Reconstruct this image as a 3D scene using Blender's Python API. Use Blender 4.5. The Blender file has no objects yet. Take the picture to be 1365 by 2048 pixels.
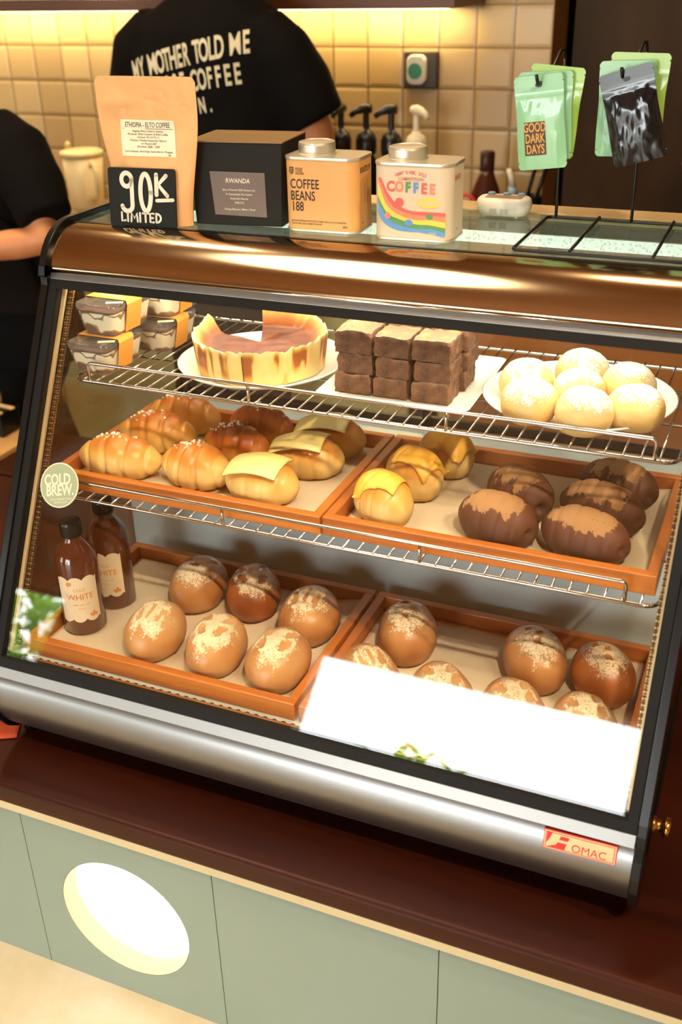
import bpy, bmesh, math, random
from mathutils import Vector, Matrix, noise
from mathutils.bvhtree import BVHTree
random.seed(7)
sc = bpy.context.scene
COL = sc.collection
PI = math.pi
K = 1.36                      # camera height above the shop floor; heights below are written K - drop

# ------------------------------------------------------------------ camera
cam_d = bpy.data.cameras.new('camera'); cam = bpy.data.objects.new('camera', cam_d); COL.objects.link(cam)
yaw, pitch, roll = -0.40781985, 0.48431171, -0.02360264
cy, sy, cp, sp = math.cos(yaw), math.sin(yaw), math.cos(pitch), math.sin(pitch)
fwd = Vector((sy*cp, cy*cp, -sp)); rgt = Vector((cy, -sy, 0)); upv = rgt.cross(fwd)
r2 = math.cos(roll)*rgt + math.sin(roll)*upv; u2 = -math.sin(roll)*rgt + math.cos(roll)*upv
Rm = Matrix((r2, u2, -fwd)).transposed()
cam.matrix_world = Matrix.Translation((0, 0, K)) @ Rm.to_4x4()
cam_d.sensor_fit = 'VERTICAL'; cam_d.sensor_height = 36.0; cam_d.lens = 2072.4/2048*36.0
cam_d.clip_start = 0.02
cam_d.dof.use_dof = True; cam_d.dof.focus_distance = 1.36; cam_d.dof.aperture_fstop = 4.5
sc.camera = cam

# ------------------------------------------------------------------ sky, exposure, render quality
w = bpy.data.worlds.new('sky'); sc.world = w; w.use_nodes = True
bg = w.node_tree.nodes['Background']; bg.inputs[0].default_value = (0.93, 0.97, 1.0, 1); bg.inputs[1].default_value = 15.0
vs = sc.view_settings; vs.view_transform = 'Standard'; vs.look = 'None'; vs.exposure = 0.2; vs.gamma = 1.0
vs.use_curve_mapping = False
cyc = sc.cycles
cyc.use_denoising = True; cyc.max_bounces = 10; cyc.diffuse_bounces = 4; cyc.glossy_bounces = 5
cyc.transmission_bounces = 6; cyc.transparent_max_bounces = 24; cyc.sample_clamp_indirect = 6.0
cyc.caustics_reflective = False; cyc.caustics_refractive = False

# ------------------------------------------------------------------ lights of the place and added fill
def area(name, loc, target, sx, sy_, power, col, parent=None, spread=PI):
    d = bpy.data.lights.new(name, 'AREA'); d.shape = 'RECTANGLE'; d.size = sx; d.size_y = sy_
    d.energy = power; d.color = col; d.spread = spread
    o = bpy.data.objects.new(name, d); COL.objects.link(o); o.location = loc
    o.rotation_euler = (Vector(target)-Vector(loc)).to_track_quat('-Z', 'X' if False else 'Y').to_euler()
    if parent: o.parent = parent
    return o
WARM = (1.0, 0.72, 0.42); WARM2 = (1.0, 0.80, 0.56)
def portal(name, x0, x1, z0, z1, y):
    o = area(name, ((x0+x1)/2, y, (z0+z1)/2), ((x0+x1)/2, y+1, (z0+z1)/2), x1-x0, z1-z0, 1, (1, 1, 1))
    o.data.cycles.is_portal = True
    return o
DOOR = (-2.36, -0.30, 0.0, 2.06); WIN = (-6.2, -4.32, 0.5, 2.06); YF = -4.05
portal('daylight_door', *DOOR, YF-0.08); portal('daylight_window', *WIN, YF-0.08)
P_CASE_LED = 1.35      # strip behind the top band of the case
P_CASE_BACK = 1.2
P_WALL_LED = 4.5
P_PENDANT = 16.0
P_FILL_FRONT = 14.0
P_GLOBE = 4.0
P_FILL_SPOT = 4.4
P_FLOOR_SPOT = 42.0
P_FILL_BACK = 5.5

# ================================================================== helpers
def srgb(r, g, b):
    f = lambda c: ((c/255+0.055)/1.055)**2.4 if c/255 > 0.04045 else c/255/12.92
    return (f(r), f(g), f(b), 1)
class NT:
    def __init__(s, name):
        s.m = bpy.data.materials.new(name); s.m.use_nodes = True
        s.t = s.m.node_tree; s.n = s.t.nodes; s.l = s.t.links
        s.b = s.n['Principled BSDF']; s.out = s.n['Material Output']
    def N(s, typ, **kw):
        n = s.n.new(typ)
        for k, v in kw.items():
            if k.startswith('i_'): n.inputs[k[2:].replace('_', ' ')].default_value = v
            else: setattr(n, k, v)
        return n
    def L(s, a, b): s.l.new(a, b)
    def set(s, base=None, rough=None, metal=None, **kw):
        if base is not None: s.b.inputs['Base Color'].default_value = base
        if rough is not None: s.b.inputs['Roughness'].default_value = rough
        if metal is not None: s.b.inputs['Metallic'].default_value = metal
        for k, v in kw.items(): s.b.inputs[k.replace('_', ' ')].default_value = v
        return s
    def tex(s, scale=(1, 1, 1)):
        c = s.N('ShaderNodeTexCoord'); mp = s.N('ShaderNodeMapping'); mp.inputs['Scale'].default_value = scale
        s.L(c.outputs['Object'], mp.inputs['Vector']); return mp.outputs['Vector']
    def noise(s, scale, detail=4, rough=0.55, vec=None, stretch=(1, 1, 1)):
        n = s.N('ShaderNodeTexNoise'); n.inputs['Scale'].default_value = scale
        n.inputs['Detail'].default_value = detail; n.inputs['Roughness'].default_value = rough
        s.L(vec if vec is not None else s.tex(stretch), n.inputs['Vector']); return n.outputs['Fac']
    def ramp(s, fac, stops, interp='LINEAR'):
        r = s.N('ShaderNodeValToRGB'); r.color_ramp.interpolation = interp
        e = r.color_ramp.elements
        while len(e) < len(stops): e.new(0.5)
        for el, (p, c) in zip(e, stops): el.position = p; el.color = c
        s.L(fac, r.inputs['Fac']); return r.outputs['Color']
    def math(s, op, a, b=None, clamp=False):
        n = s.N('ShaderNodeMath', operation=op, use_clamp=clamp)
        for i, v in enumerate((a, b)):
            if v is None: continue
            if hasattr(v, 'node'): s.L(v, n.inputs[i])
            else: n.inputs[i].default_value = v
        return n.outputs[0]
    def mix(s, fac, a, b):
        n = s.N('ShaderNodeMix', data_type='RGBA')
        for sock, v in ((n.inputs[0], fac), (n.inputs[6], a), (n.inputs[7], b)):
            if hasattr(v, 'node'): s.L(v, sock)
            else: sock.default_value = v
        return n.outputs[2]
    def attr(s, name):
        a = s.N('ShaderNodeAttribute', attribute_name=name); return a.outputs['Fac']
    def base(s, sock): s.L(sock, s.b.inputs['Base Color'])
    def bump(s, h, strength=0.3, dist=0.002):
        b = s.N('ShaderNodeBump'); b.inputs['Strength'].default_value = strength; b.inputs['Distance'].default_value = dist
        s.L(h, b.inputs['Height']); s.L(b.outputs['Normal'], s.b.inputs['Normal'])
def simple(name, base, rough=0.5, metal=0.0, var=0.08, vscale=20, bumpk=0.0, bscale=200, stretch=(1, 1, 1), **kw):
    t = NT(name); t.set(None, rough, metal, **kw)
    n = t.noise(vscale, 3, 0.6, stretch=stretch)
    lo = tuple(c*(1-var) for c in base[:3])+(1,); hi = tuple(min(1, c*(1+var)) for c in base[:3])+(1,)
    t.base(t.ramp(n, [(0.3, lo), (0.7, hi)]))
    if bumpk: t.bump(t.noise(bscale, 3, stretch=stretch), bumpk, 0.001)
    return t.m
def emit(name, col, strength):
    t = NT(name); e = t.N('ShaderNodeEmission'); e.inputs[0].default_value = col; e.inputs[1].default_value = strength
    t.L(e.outputs[0], t.out.inputs['Surface']); return t.m
def clear(name, tint=(1, 1, 1, 1), f0=0.04, rough=0.0, diffuse=0.0, dcol=(1, 1, 1, 1)):
    """clear sheet: see-through, mirror share rising towards grazing angles"""
    t = NT(name); t.n.remove(t.b)
    g = t.N('ShaderNodeNewGeometry'); d = t.N('ShaderNodeVectorMath', operation='DOT_PRODUCT')
    t.L(g.outputs['Normal'], d.inputs[0]); t.L(g.outputs['Incoming'], d.inputs[1])
    c = t.math('ABSOLUTE', d.outputs['Value']); p = t.math('POWER', t.math('SUBTRACT', 1.0, c, True), 5.0)
    fac = t.math('ADD', t.math('MULTIPLY', p, 1-f0), f0, True)
    tr = t.N('ShaderNodeBsdfTransparent'); tr.inputs[0].default_value = tint
    gl = t.N('ShaderNodeBsdfGlossy'); gl.inputs['Roughness'].default_value = rough
    src = tr.outputs[0]
    if diffuse:
        df = t.N('ShaderNodeBsdfDiffuse'); df.inputs[0].default_value = dcol
        m0 = t.N('ShaderNodeMixShader'); m0.inputs[0].default_value = diffuse
        t.L(tr.outputs[0], m0.inputs[1]); t.L(df.outputs[0], m0.inputs[2]); src = m0.outputs[0]
    mx = t.N('ShaderNodeMixShader'); t.L(fac, mx.inputs[0]); t.L(src, mx.inputs[1]); t.L(gl.outputs[0], mx.inputs[2])
    t.L(mx.outputs[0], t.out.inputs['Surface']); return t.m
def wood(name, dark, light, rough=0.35, scale=14, axis='x', coat=0.0, spec=0.5):
    t = NT(name); t.set(None, rough); t.b.inputs['Specular IOR Level'].default_value = spec; t.b.inputs['Coat Weight'].default_value = coat; t.b.inputs['Coat Roughness'].default_value = 0.12
    st = {'x': (0.12, 1, 1), 'y': (1, 0.12, 1), 'z': (1, 1, 0.12)}[axis]
    a = t.noise(scale, 6, 0.65, stretch=st); b = t.noise(scale*7, 3, 0.6, stretch=tuple(v*(0.5 if v < 1 else 1) for v in st))
    f = t.math('ADD', t.math('MULTIPLY', a, 0.75), t.math('MULTIPLY', b, 0.25))
    t.base(t.ramp(f, [(0.32, dark), (0.68, light)])); t.bump(b, 0.08, 0.0006)
    return t.m

class MB:
    """collects faces for ONE mesh object"""
    def __init__(s): s.v = []; s.f = []; s.mi = []; s.cur = 0; s.sm = []; s.smooth = False
    def add(s, vs_, fs):
        o = len(s.v); s.v += [tuple(p) for p in vs_]
        for f in fs: s.f.append(tuple(i+o for i in f)); s.mi.append(s.cur); s.sm.append(s.smooth)
        return s
    def box(s, x0, x1, y0, y1, z0, z1, M=None):
        vs_ = [Vector((x, y, z)) for z in (z0, z1) for y in (y0, y1) for x in (x0, x1)]
        if M is not None: vs_ = [M @ p for p in vs_]
        return s.add(vs_, [(0, 2, 3, 1), (4, 5, 7, 6), (0, 1, 5, 4), (2, 6, 7, 3), (0, 4, 6, 2), (1, 3, 7, 5)])
    def prism(s, poly, a0, a1, axis='x'):
        """poly: 2-D outline; extruded along axis. axis x: (y,z); y: (x,z); z: (x,y)"""
        n = len(poly)
        mk = {'x': lambda p, a: (a, p[0], p[1]), 'y': lambda p, a: (p[0], a, p[1]), 'z': lambda p, a: (p[0], p[1], a)}[axis]
        vs_ = [mk(p, a0) for p in poly]+[mk(p, a1) for p in poly]
        return s.add(vs_, [tuple(range(n))[::-1], tuple(range(n, 2*n))]+[(i, (i+1) % n, n+(i+1) % n, n+i) for i in range(n)])
    def strip(s, poly, a0, a1, axis='x'):
        """open sheet swept along axis"""
        n = len(poly); mk = {'x': lambda p, a: (a, p[0], p[1])}[axis]
        return s.add([mk(p, a0) for p in poly]+[mk(p, a1) for p in poly], [(i, i+1, n+i+1, n+i) for i in range(n-1)])
    def tube(s, pts, r, n=8, closed=False, caps=True):
        pts = [Vector(p) for p in pts]; m = len(pts); rr = r if isinstance(r, (list, tuple)) else [r]*m
        rings = []; prev = None
        for i, p in enumerate(pts):
            a = pts[i-1] if (i > 0 or closed) else p; b = pts[(i+1) % m] if (i < m-1 or closed) else p
            t = (b-a).normalized()
            if prev is None:
                u = t.orthogonal().normalized()
            else:
                u = (prev-t*prev.dot(t))
                u = u.normalized() if u.length > 1e-6 else t.orthogonal().normalized()
            prev = u; v = t.cross(u)
            rings.append([p+(u*math.cos(2*PI*k/n)+v*math.sin(2*PI*k/n))*rr[i] for k in range(n)])
        vs_ = [q for ring in rings for q in ring]; fs = []
        for i in range(m if closed else m-1):
            j = (i+1) % m
            fs += [(i*n+k, i*n+(k+1) % n, j*n+(k+1) % n, j*n+k) for k in range(n)]
        if caps and not closed: fs += [tuple(range(n))[::-1], tuple(range((m-1)*n, m*n))]
        return s.add(vs_, fs)
    def lathe(s, prof, n=32, M=None, a0=0.0, a1=2*PI, caps=True):
        """prof: (r,z) list"""
        full = abs(a1-a0-2*PI) < 1e-6; cnt = n if full else n+1
        vs_ = [Vector((r*math.cos(a0+(a1-a0)*k/n), r*math.sin(a0+(a1-a0)*k/n), z)) for r, z in prof for k in range(cnt)]
        if M is not None: vs_ = [M @ p for p in vs_]
        fs = []
        for i in range(len(prof)-1):
            for k in range(n):
                k2 = (k+1) % cnt
                fs.append((i*cnt+k, i*cnt+k2, (i+1)*cnt+k2, (i+1)*cnt+k))
        if full and caps:
            if prof[0][0] > 1e-5: fs.append(tuple(range(cnt))[::-1])
            if prof[-1][0] > 1e-5: fs.append(tuple(range((len(prof)-1)*cnt, len(prof)*cnt)))
        return s.add(vs_, fs)
    def grid(s, nu, nv, fn):
        vs_ = [fn(i/nu, j/nv) for j in range(nv+1) for i in range(nu+1)]
        return s.add(vs_, [(j*(nu+1)+i, j*(nu+1)+i+1, (j+1)*(nu+1)+i+1, (j+1)*(nu+1)+i) for j in range(nv) for i in range(nu)])
    def loft(s, rings, cap=True):
        n = len(rings[0]); vs_ = [p for r in rings for p in r]; fs = []
        for i in range(len(rings)-1):
            fs += [(i*n+k, i*n+(k+1) % n, (i+1)*n+(k+1) % n, (i+1)*n+k) for k in range(n)]
        if cap: fs += [tuple(range(n))[::-1], tuple(range((len(rings)-1)*n, len(rings)*n))]
        return s.add(vs_, fs)
    def obj(s, name, mats, parent=None, smooth=None, bevel=0.0, angle=None, attrs=None, bseg=2):
        me = bpy.data.meshes.new(name); me.from_pydata(s.v, [], s.f)
        mats = mats if isinstance(mats, (list, tuple)) else [mats]
        for m in mats: me.materials.append(m)
        me.polygons.foreach_set('material_index', s.mi)
        sm = s.sm if smooth is None else [smooth]*len(s.f)
        me.polygons.foreach_set('use_smooth', sm)
        for k, vals in (attrs or {}).items():
            a = me.attributes.new(k, 'FLOAT', 'POINT'); a.data.foreach_set('value', vals)
        bm = bmesh.new(); bm.from_mesh(me); bmesh.ops.recalc_face_normals(bm, faces=bm.faces); bm.to_mesh(me); bm.free()
        me.update()
        o = bpy.data.objects.new(name, me); COL.objects.link(o)
        if parent is not None: o.parent = parent
        if bevel:
            b = o.modifiers.new('bevel', 'BEVEL'); b.width = bevel; b.segments = bseg; b.limit_method = 'ANGLE'; b.angle_limit = 0.7
        if angle and not bevel: me.polygons.foreach_set('use_smooth', [True]*len(s.f)); me.set_sharp_from_angle(angle=angle)
        return o
def thing(name, label, cat, loc=(0, 0, 0), rz=0.0, group=None):
    o = bpy.data.objects.new(name, None); COL.objects.link(o); o.location = loc; o.rotation_euler = (0, 0, rz)
    o.empty_display_size = 0.02
    return tag(o, label, cat, group)
def tag(o, label, cat, group=None):
    o['label'] = label; o['category'] = cat
    if group: o['group'] = group
    return o
def struct(o): o['kind'] = 'structure'; return o
def copy_tree(o, parent=None):
    c = o.copy(); COL.objects.link(c)
    if parent is not None: c.parent = parent
    for ch in list(o.children): copy_tree(ch, c)
    return c
def rrect(w_, h_, r, n=5, cx=0.0, cy_=0.0):
    out = []
    for sx, sy_, a in ((1, 1, 0), (-1, 1, 1), (-1, -1, 2), (1, -1, 3)):
        for k in range(n+1):
            t = (a+k/n)*PI/2
            out.append((cx+sx*(w_/2-r)+r*math.cos(t), cy_+sy_*(h_/2-r)+r*math.sin(t)))
    return out
def nz(x, y, z, s=1.0, seed=0.0): return noise.noise(Vector((x*s+seed, y*s-seed*0.7, z*s+seed*1.3)))
def sst(a, b, x):
    t = max(0.0, min(1.0, (x-a)/(b-a))); return t*t*(3-2*t)
# ---- writing
def _glyphs(s, size, sx, bold, shear, align):
    c = bpy.data.curves.new('txt', 'FONT'); c.body = s; c.size = size; c.align_x = align; c.align_y = 'CENTER'
    c.offset = bold*size; c.shear = shear; c.resolution_u = 3
    o = bpy.data.objects.new('txt', c); COL.objects.link(o)
    dg = bpy.context.evaluated_depsgraph_get(); me = bpy.data.meshes.new_from_object(o.evaluated_get(dg))
    vs_ = [(v.co.x*sx, v.co.y) for v in me.vertices]; fs = [tuple(p.vertices) for p in me.polygons]
    bpy.data.objects.remove(o); bpy.data.curves.remove(c); bpy.data.meshes.remove(me)
    return vs_, fs
def lettering(lines, fn, mats, parent, name='lettering', ycen=True):
    """lines: (text, cx, cy, size, sx, bold, shear, align, material index[, angle]); fn maps (x,y) to a point"""
    mb = MB()
    for ln in lines:
        s, cx, cy_, size, sx, bold, shear, align, mi = ln[:9]; ang = ln[9] if len(ln) > 9 else 0.0
        vs_, fs = _glyphs(s, size, sx, bold, shear, align)
        ca, sa = math.cos(ang), math.sin(ang)
        mb.cur = mi
        mb.add([fn(cx+x*ca-y*sa, cy_+x*sa+y*ca) for x, y in vs_], fs)
    me = bpy.data.meshes.new(name); me.from_pydata(mb.v, [], mb.f)
    for m in mats: me.materials.append(m)
    me.polygons.foreach_set('material_index', mb.mi)
    o = bpy.data.objects.new(name, me); COL.objects.link(o); o.parent = parent
    return o
def flat(mb_poly, fn):
    return [fn(x, y) for x, y in mb_poly]

# ================================================================== materials
STEEL = NT('brushed_steel'); STEEL.set(srgb(150, 150, 148), 0.36, 1.0)
STEEL = STEEL.m
CHROME = simple('polished_chrome', srgb(214, 210, 202), 0.12, 1.0, 0.04)
BACKSTEEL = simple('dull_steel', srgb(214, 226, 226), 0.22, 0.25, 0.05, 8)
BLACKPL = simple('black_plastic', srgb(20, 19, 18), 0.25, 0, 0.1, **{'Specular IOR Level': 0.3})
BANDSTEEL = simple('band_steel', srgb(196, 170, 136), 0.13, 1.0, 0.03, 6)
WARMTRIM = simple('warm_trim', srgb(222, 190, 140), 0.4, 0.3, 0.05, 20)
TRIMSTEEL = simple('trim_steel', srgb(150, 148, 144), 0.45, 1.0, 0.03, 6)
RUBBER = simple('black_rubber', srgb(24, 23, 22), 0.6, 0, 0.1, **{'Specular IOR Level': 0.15})
BLACKMETAL = simple('black_wire', srgb(22, 20, 17), 0.3, 0.3, 0.1)
GLASS = clear('clear_glass', (0.985, 0.995, 0.985, 1), 0.055)
GLASSGREEN = clear('greenish_glass', (0.80, 0.90, 0.84, 1), 0.06, diffuse=0.10, dcol=(0.35, 0.45, 0.40, 1))
PLASTIC = clear('clear_plastic', (0.97, 0.97, 0.96, 1), 0.05, 0.06, diffuse=0.06)
TRAYWOOD = wood('tray_wood', srgb(172, 88, 28), srgb(226, 136, 54), 0.4, 16, 'x', 0.2)
COUNTERWOOD = wood('counter_wood', srgb(36, 12, 5), srgb(70, 27, 11), 0.38, 7, 'x', 0.0, 0.22)
PAPER = simple('baking_paper', srgb(226, 205, 172), 0.7, 0, 0.05, 12, 0.15, 60)
PORCELAIN = simple('white_porcelain', srgb(238, 236, 228), 0.15, 0, 0.02)
WHITEPL = simple('white_plastic', srgb(232, 226, 212), 0.35, 0, 0.03)
SAGE = simple('sage_panel', srgb(136, 152, 138), 0.45, 0, 0.03, 5)
CREAM = simple('cream_trim', srgb(222, 204, 158), 0.5, 0, 0.04, 8)
DARKLINE = simple('dark_joint', srgb(60, 62, 52), 0.8)
WALLPAINT = simple('warm_wall_paint', srgb(196, 168, 130), 0.8, 0, 0.05, 2)
CEILPAINT = simple('brown_ceiling', srgb(172, 116, 64), 0.6, 0, 0.12, 3)
LIT = emit('lamp_diffuser', (1.0, 0.84, 0.60, 1), 7.5)
DISCLIT = emit('round_light_diffuser', (1.0, 0.97, 0.92, 1), 2.2)

# tiles
def tile_material():
    t = NT('glazed_cream_tiles'); t.set(None, 0.22)
    c = t.N('ShaderNodeTexCoord'); sp_ = t.N('ShaderNodeSeparateXYZ'); t.L(c.outputs['Object'], sp_.inputs[0])
    S = 0.0972
    fx = t.math('DIVIDE', t.math('SUBTRACT', sp_.outputs[0], -0.789), S); fz = t.math('DIVIDE', t.math('SUBTRACT', sp_.outputs[2], K-0.187), S)
    ax = t.math('ABSOLUTE', t.math('SUBTRACT', t.math('FRACT', fx), 0.5)); az = t.math('ABSOLUTE', t.math('SUBTRACT', t.math('FRACT', fz), 0.5))
    mx_ = t.math('MAXIMUM', ax, az)
    g = t.N('ShaderNodeMapRange'); g.inputs[1].default_value = 0.474; g.inputs[2].default_value = 0.488; t.L(mx_, g.inputs[0])
    cell = t.N('ShaderNodeCombineXYZ'); t.L(t.math('FLOOR', fx), cell.inputs[0]); t.L(t.math('FLOOR', fz), cell.inputs[1])
    wn = t.N('ShaderNodeTexWhiteNoise', noise_dimensions='2D'); t.L(cell.outputs[0], wn.inputs['Vector'])
    col = t.ramp(wn.outputs['Value'], [(0, srgb(188, 158, 106)), (1, srgb(210, 182, 132))])
    t.base(t.mix(g.outputs[0], col, srgb(112, 88, 52)))
    # a slightly different tilt and pillow on every hand-laid tile
    wc = t.N('ShaderNodeSeparateColor'); t.L(wn.outputs['Color'], wc.inputs[0])
    tx = t.math('MULTIPLY', t.math('SUBTRACT', wc.outputs[0], 0.5), t.math('FRACT', fx)); tz = t.math('MULTIPLY', t.math('SUBTRACT', wc.outputs[1], 0.5), t.math('FRACT', fz))
    pil = t.N('ShaderNodeMapRange'); pil.inputs[1].default_value = 0.40; pil.inputs[2].default_value = 0.49; pil.inputs[3].default_value = 1; pil.inputs[4].default_value = 0; t.L(mx_, pil.inputs[0])
    h = t.math('ADD', t.math('ADD', tx, tz), t.math('MULTIPLY', pil.outputs[0], 0.6))
    t.bump(h, 0.6, 0.004); return t.m
TILE = tile_material()

# ================================================================== the room
CEIL = 2.9
def plane_obj(name, pts, mat):
    m = MB(); m.add(pts, [tuple(range(len(pts)))]); return struct(m.obj(name, mat))
ft = NT('cream_terrazzo'); ft.set(None, 0.35)
_a = ft.noise(3.5, 5, 0.6); _b = ft.noise(60, 3, 0.6)
ft.base(ft.mix(ft.math('MULTIPLY', _b, 0.25), ft.ramp(_a, [(0.3, srgb(222, 202, 156)), (0.6, srgb(242, 233, 212))]), srgb(190, 160, 110)))
m = MB().box(-6.6, 2.6, YF, 3.9, -0.06, 0); struct(m.obj('floor', ft.m))
m = MB().box(-6.6, 2.6, YF, 3.9, CEIL, CEIL+0.06); struct(m.obj('ceiling', CEILPAINT))
m = MB().box(-6.6, -0.600, 2.75, 2.92, 0, CEIL); struct(m.obj('wall_back', [TILE]))
m = MB().box(-0.600, -0.5985, 2.752, 2.92, 0, CEIL); struct(m.obj('trim_1', simple('brown_reveal', srgb(206, 150, 94), 0.5)))
m = MB().box(-6.6, 2.6, 3.84, 3.9, 0, CEIL); struct(m.obj('wall_corridor', simple('dark_corridor', srgb(22, 18, 15), 0.9)))
m = MB().box(-6.66, -6.6, YF, 3.9, 0, CEIL); struct(m.obj('wall_left', WALLPAINT))
m = MB().box(2.6, 2.66, YF, 3.9, 0, CEIL); struct(m.obj('wall_right', WALLPAINT))
m = MB()   # front wall with the shop door and a window
for x0, x1, z0, z1 in ((-6.66, WIN[0], 0, CEIL), (WIN[0], WIN[1], 0, WIN[2]), (WIN[0], WIN[1], WIN[3], CEIL), (WIN[1], DOOR[0], 0, CEIL), (DOOR[0], DOOR[1], DOOR[3], CEIL), (DOOR[1], 2.66, 0, CEIL)):
    m.box(x0, x1, YF-0.15, YF, z0, z1)
struct(m.obj('wall_front', WALLPAINT))
m = MB()
for x in (WIN[0]+0.02, (WIN[0]+WIN[1])/2, WIN[1]-0.02): m.box(x-0.02, x+0.02, YF-0.1, YF-0.05, WIN[2], WIN[3])
for z in (WIN[2]+0.02, WIN[3]-0.02): m.box(WIN[0], WIN[1], YF-0.1, YF-0.05, z-0.02, z+0.02)
struct(m.obj('window_1', BLACKPL))
m = MB().box(-30, 30, -40, YF-0.15, -0.1, -0.02); struct(m.obj('ground_outside', simple('paving_outside', srgb(150, 148, 142), 0.9, 0, 0.1, 3)))
db = NT('dark_board'); db.set(None, 0.6, **{'Specular IOR Level': 0.2})
_a = db.noise(6, 6, 0.65, stretch=(1, 1, 0.35)); db.base(db.ramp(_a, [(0.3, srgb(36, 25, 13)), (0.72, srgb(68, 50, 29))]))
m = MB().box(-0.487, 0.62, 2.45, 2.49, 0.0, 2.3); struct(m.obj('door_2', db.m, bevel=0.003))

# shelf with a light strip on the tiled wall
sh = thing('wall_shelf', 'dark brown wall shelf with a glowing light strip under it', 'shelf', (-1.85, 2.62, K-0.075))
SHELFWOOD = wood('shelf_wood', srgb(70, 40, 20), srgb(110, 66, 34), 0.4, 8, 'x')
m = MB().box(-1.35, 1.08, -0.12, 0.13, -0.014, 0.014); m.obj('board', SHELFWOOD, sh, bevel=0.002)
m = MB().box(-1.35, 1.07, -0.121, -0.113, 0.014, 0.030); m.obj('metal_edge', CHROME, sh)
m = MB().box(-1.3, 1.0, 0.085, 0.115, -0.022, -0.014); m.obj('light_strip', emit('strip_glow', (1.0, 0.78, 0.42, 1), 12.0), sh)
area('shelf_light', (-1.95, 2.70, K-0.10), (-1.95, 2.74, K-0.6), 2.3, 0.02, P_WALL_LED, (1.0, 0.74, 0.36))

# ================================================================== front counter
CT = K-0.985                      # countertop height
ctr = thing('front_counter', 'sage green panelled counter with dark reddish wood top and round light', 'counter', (-0.45, 0.83, 0))
def lx(x): return x+0.45
def ly(y): return y-0.83
m = MB().box(lx(-2.6), lx(0.9), ly(0.812), ly(1.62), CT-0.034, CT); m.obj('countertop', COUNTERWOOD, ctr, bevel=0.006, bseg=3)
m = MB().box(lx(-2.6), lx(0.9), ly(0.826), ly(0.85), CT-0.062, CT-0.034); m.obj('cream_trim', CREAM, ctr, bevel=0.001)
PY = 0.832; PZ1 = CT-0.064; CCX, CCZ, CR = -0.712, K-1.203, 0.106
seams = [-1.488, -1.178, -0.868, -0.558, -0.244, 0.066, 0.376, 0.9]
for i in range(len(seams)-1):
    a, b = seams[i]+0.0006, seams[i+1]-0.0006
    mm = MB()
    if a < CCX < b:     # the panel with the round opening
        n = 48; bot, top = 0.0, PZ1
        hole = [(CCX+CR*math.cos(2*PI*k/n), CCZ+CR*math.sin(2*PI*k/n)) for k in range(n)]
        def edge(t):
            c, s_ = math.cos(t), math.sin(t); sc_ = []
            if c > 1e-9: sc_.append((b-CCX)/c)
            if c < -1e-9: sc_.append((a-CCX)/c)
            if s_ > 1e-9: sc_.append((top-CCZ)/s_)
            if s_ < -1e-9: sc_.append((bot-CCZ)/s_)
            q = min(sc_); return (CCX+c*q, CCZ+s_*q)
        angs = sorted([2*PI*k/n for k in range(n)]+[math.atan2(z-CCZ, x-CCX) % (2*PI) for x in (a, b) for z in (bot, top)])
        outer = [edge(t) for t in angs]; inner = [(CCX+CR*math.cos(t), CCZ+CR*math.sin(t)) for t in angs]; N_ = len(angs)
        vs_ = [(lx(x), ly(PY), z) for x, z in outer]+[(lx(x), ly(PY), z) for x, z in inner]+[(lx(x), ly(PY+0.018), z) for x, z in inner]+[(lx(x), ly(PY+0.018), z) for x, z in outer]
        fs = []
        for k in range(N_):
            k2 = (k+1) % N_
            fs += [(k, k2, N_+k2, N_+k), (N_+k, N_+k2, 2*N_+k2, 2*N_+k), (2*N_+k, 2*N_+k2, 3*N_+k2, 3*N_+k), (3*N_+k, 3*N_+k2, k2, k)]
        mm.add(vs_, fs); o = mm.obj('front_panel', SAGE, ctr)
        m2 = MB(); m2.lathe([(CR-0.0008, 0), (CR-0.0008, 0.0305)], 96, Matrix.Translation((lx(CCX), ly(PY+0.0305), CCZ)) @ Matrix.Rotation(PI/2, 4, 'X'), caps=False)
        m2.obj('round_light_rim', CREAM, o, smooth=True)
        m2 = MB(); m2.lathe([(0.0, 0), (CR+0.004, 0), (CR+0.004, 0.008), (0, 0.008)], 64, Matrix.Translation((lx(CCX), ly(PY+0.039), CCZ)) @ Matrix.Rotation(PI/2, 4, 'X'))
        m2.obj('round_light', DISCLIT, o)
    else:
        mm.box(lx(a), lx(b), ly(PY), ly(PY+0.018), 0, PZ1); mm.obj('front_panel', SAGE, ctr)
m = MB().box(lx(-1.488), lx(0.9), ly(PY-0.002), ly(PY+0.016), PZ1, PZ1+0.002); m.obj('shadow_gap', DARKLINE, ctr)
m = MB().box(lx(-2.6), lx(0.9), ly(0.90), ly(1.58), 0, CT-0.034); m.obj('carcass', simple('carcass', srgb(90, 84, 70), 0.8), ctr)

# ================================================================== the display case
XL, XR = -0.906, -0.041           # inner faces of the black end panels
case = thing('display_case', 'steel and glass bakery display case with sloping front on the counter', 'display case', (-0.474, 1.2, CT))
CX, CY, CZ = -0.474, 1.2, CT
def cl(p): return (p[0]-CX, p[1]-CY, p[2]-CZ)
CM = Matrix.Translation((-CX, -CY, -CZ))
def cbox(x0, x1, y0, y1, z0, z1, mb=None): return (mb or MB()).box(x0-CX, x1-CX, y0-CY, y1-CY, z0-CZ, z1-CZ)
def cprism(poly, x0, x1, mb=None): return (mb or MB()).prism([(y-CY, z-CZ) for y, z in poly], x0-CX, x1-CX)
TILT = math.radians(27.37)
gb = (0.888, K-0.826); gt = (1.1225, K-0.3735)
gn = Vector((0, -math.cos(TILT), math.sin(TILT)))
def slope(z): return gb[0]+(z-gb[1])*(gt[0]-gb[0])/(gt[1]-gb[1])
AC = (1.190, K-0.3715); AR = 0.0695
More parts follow.
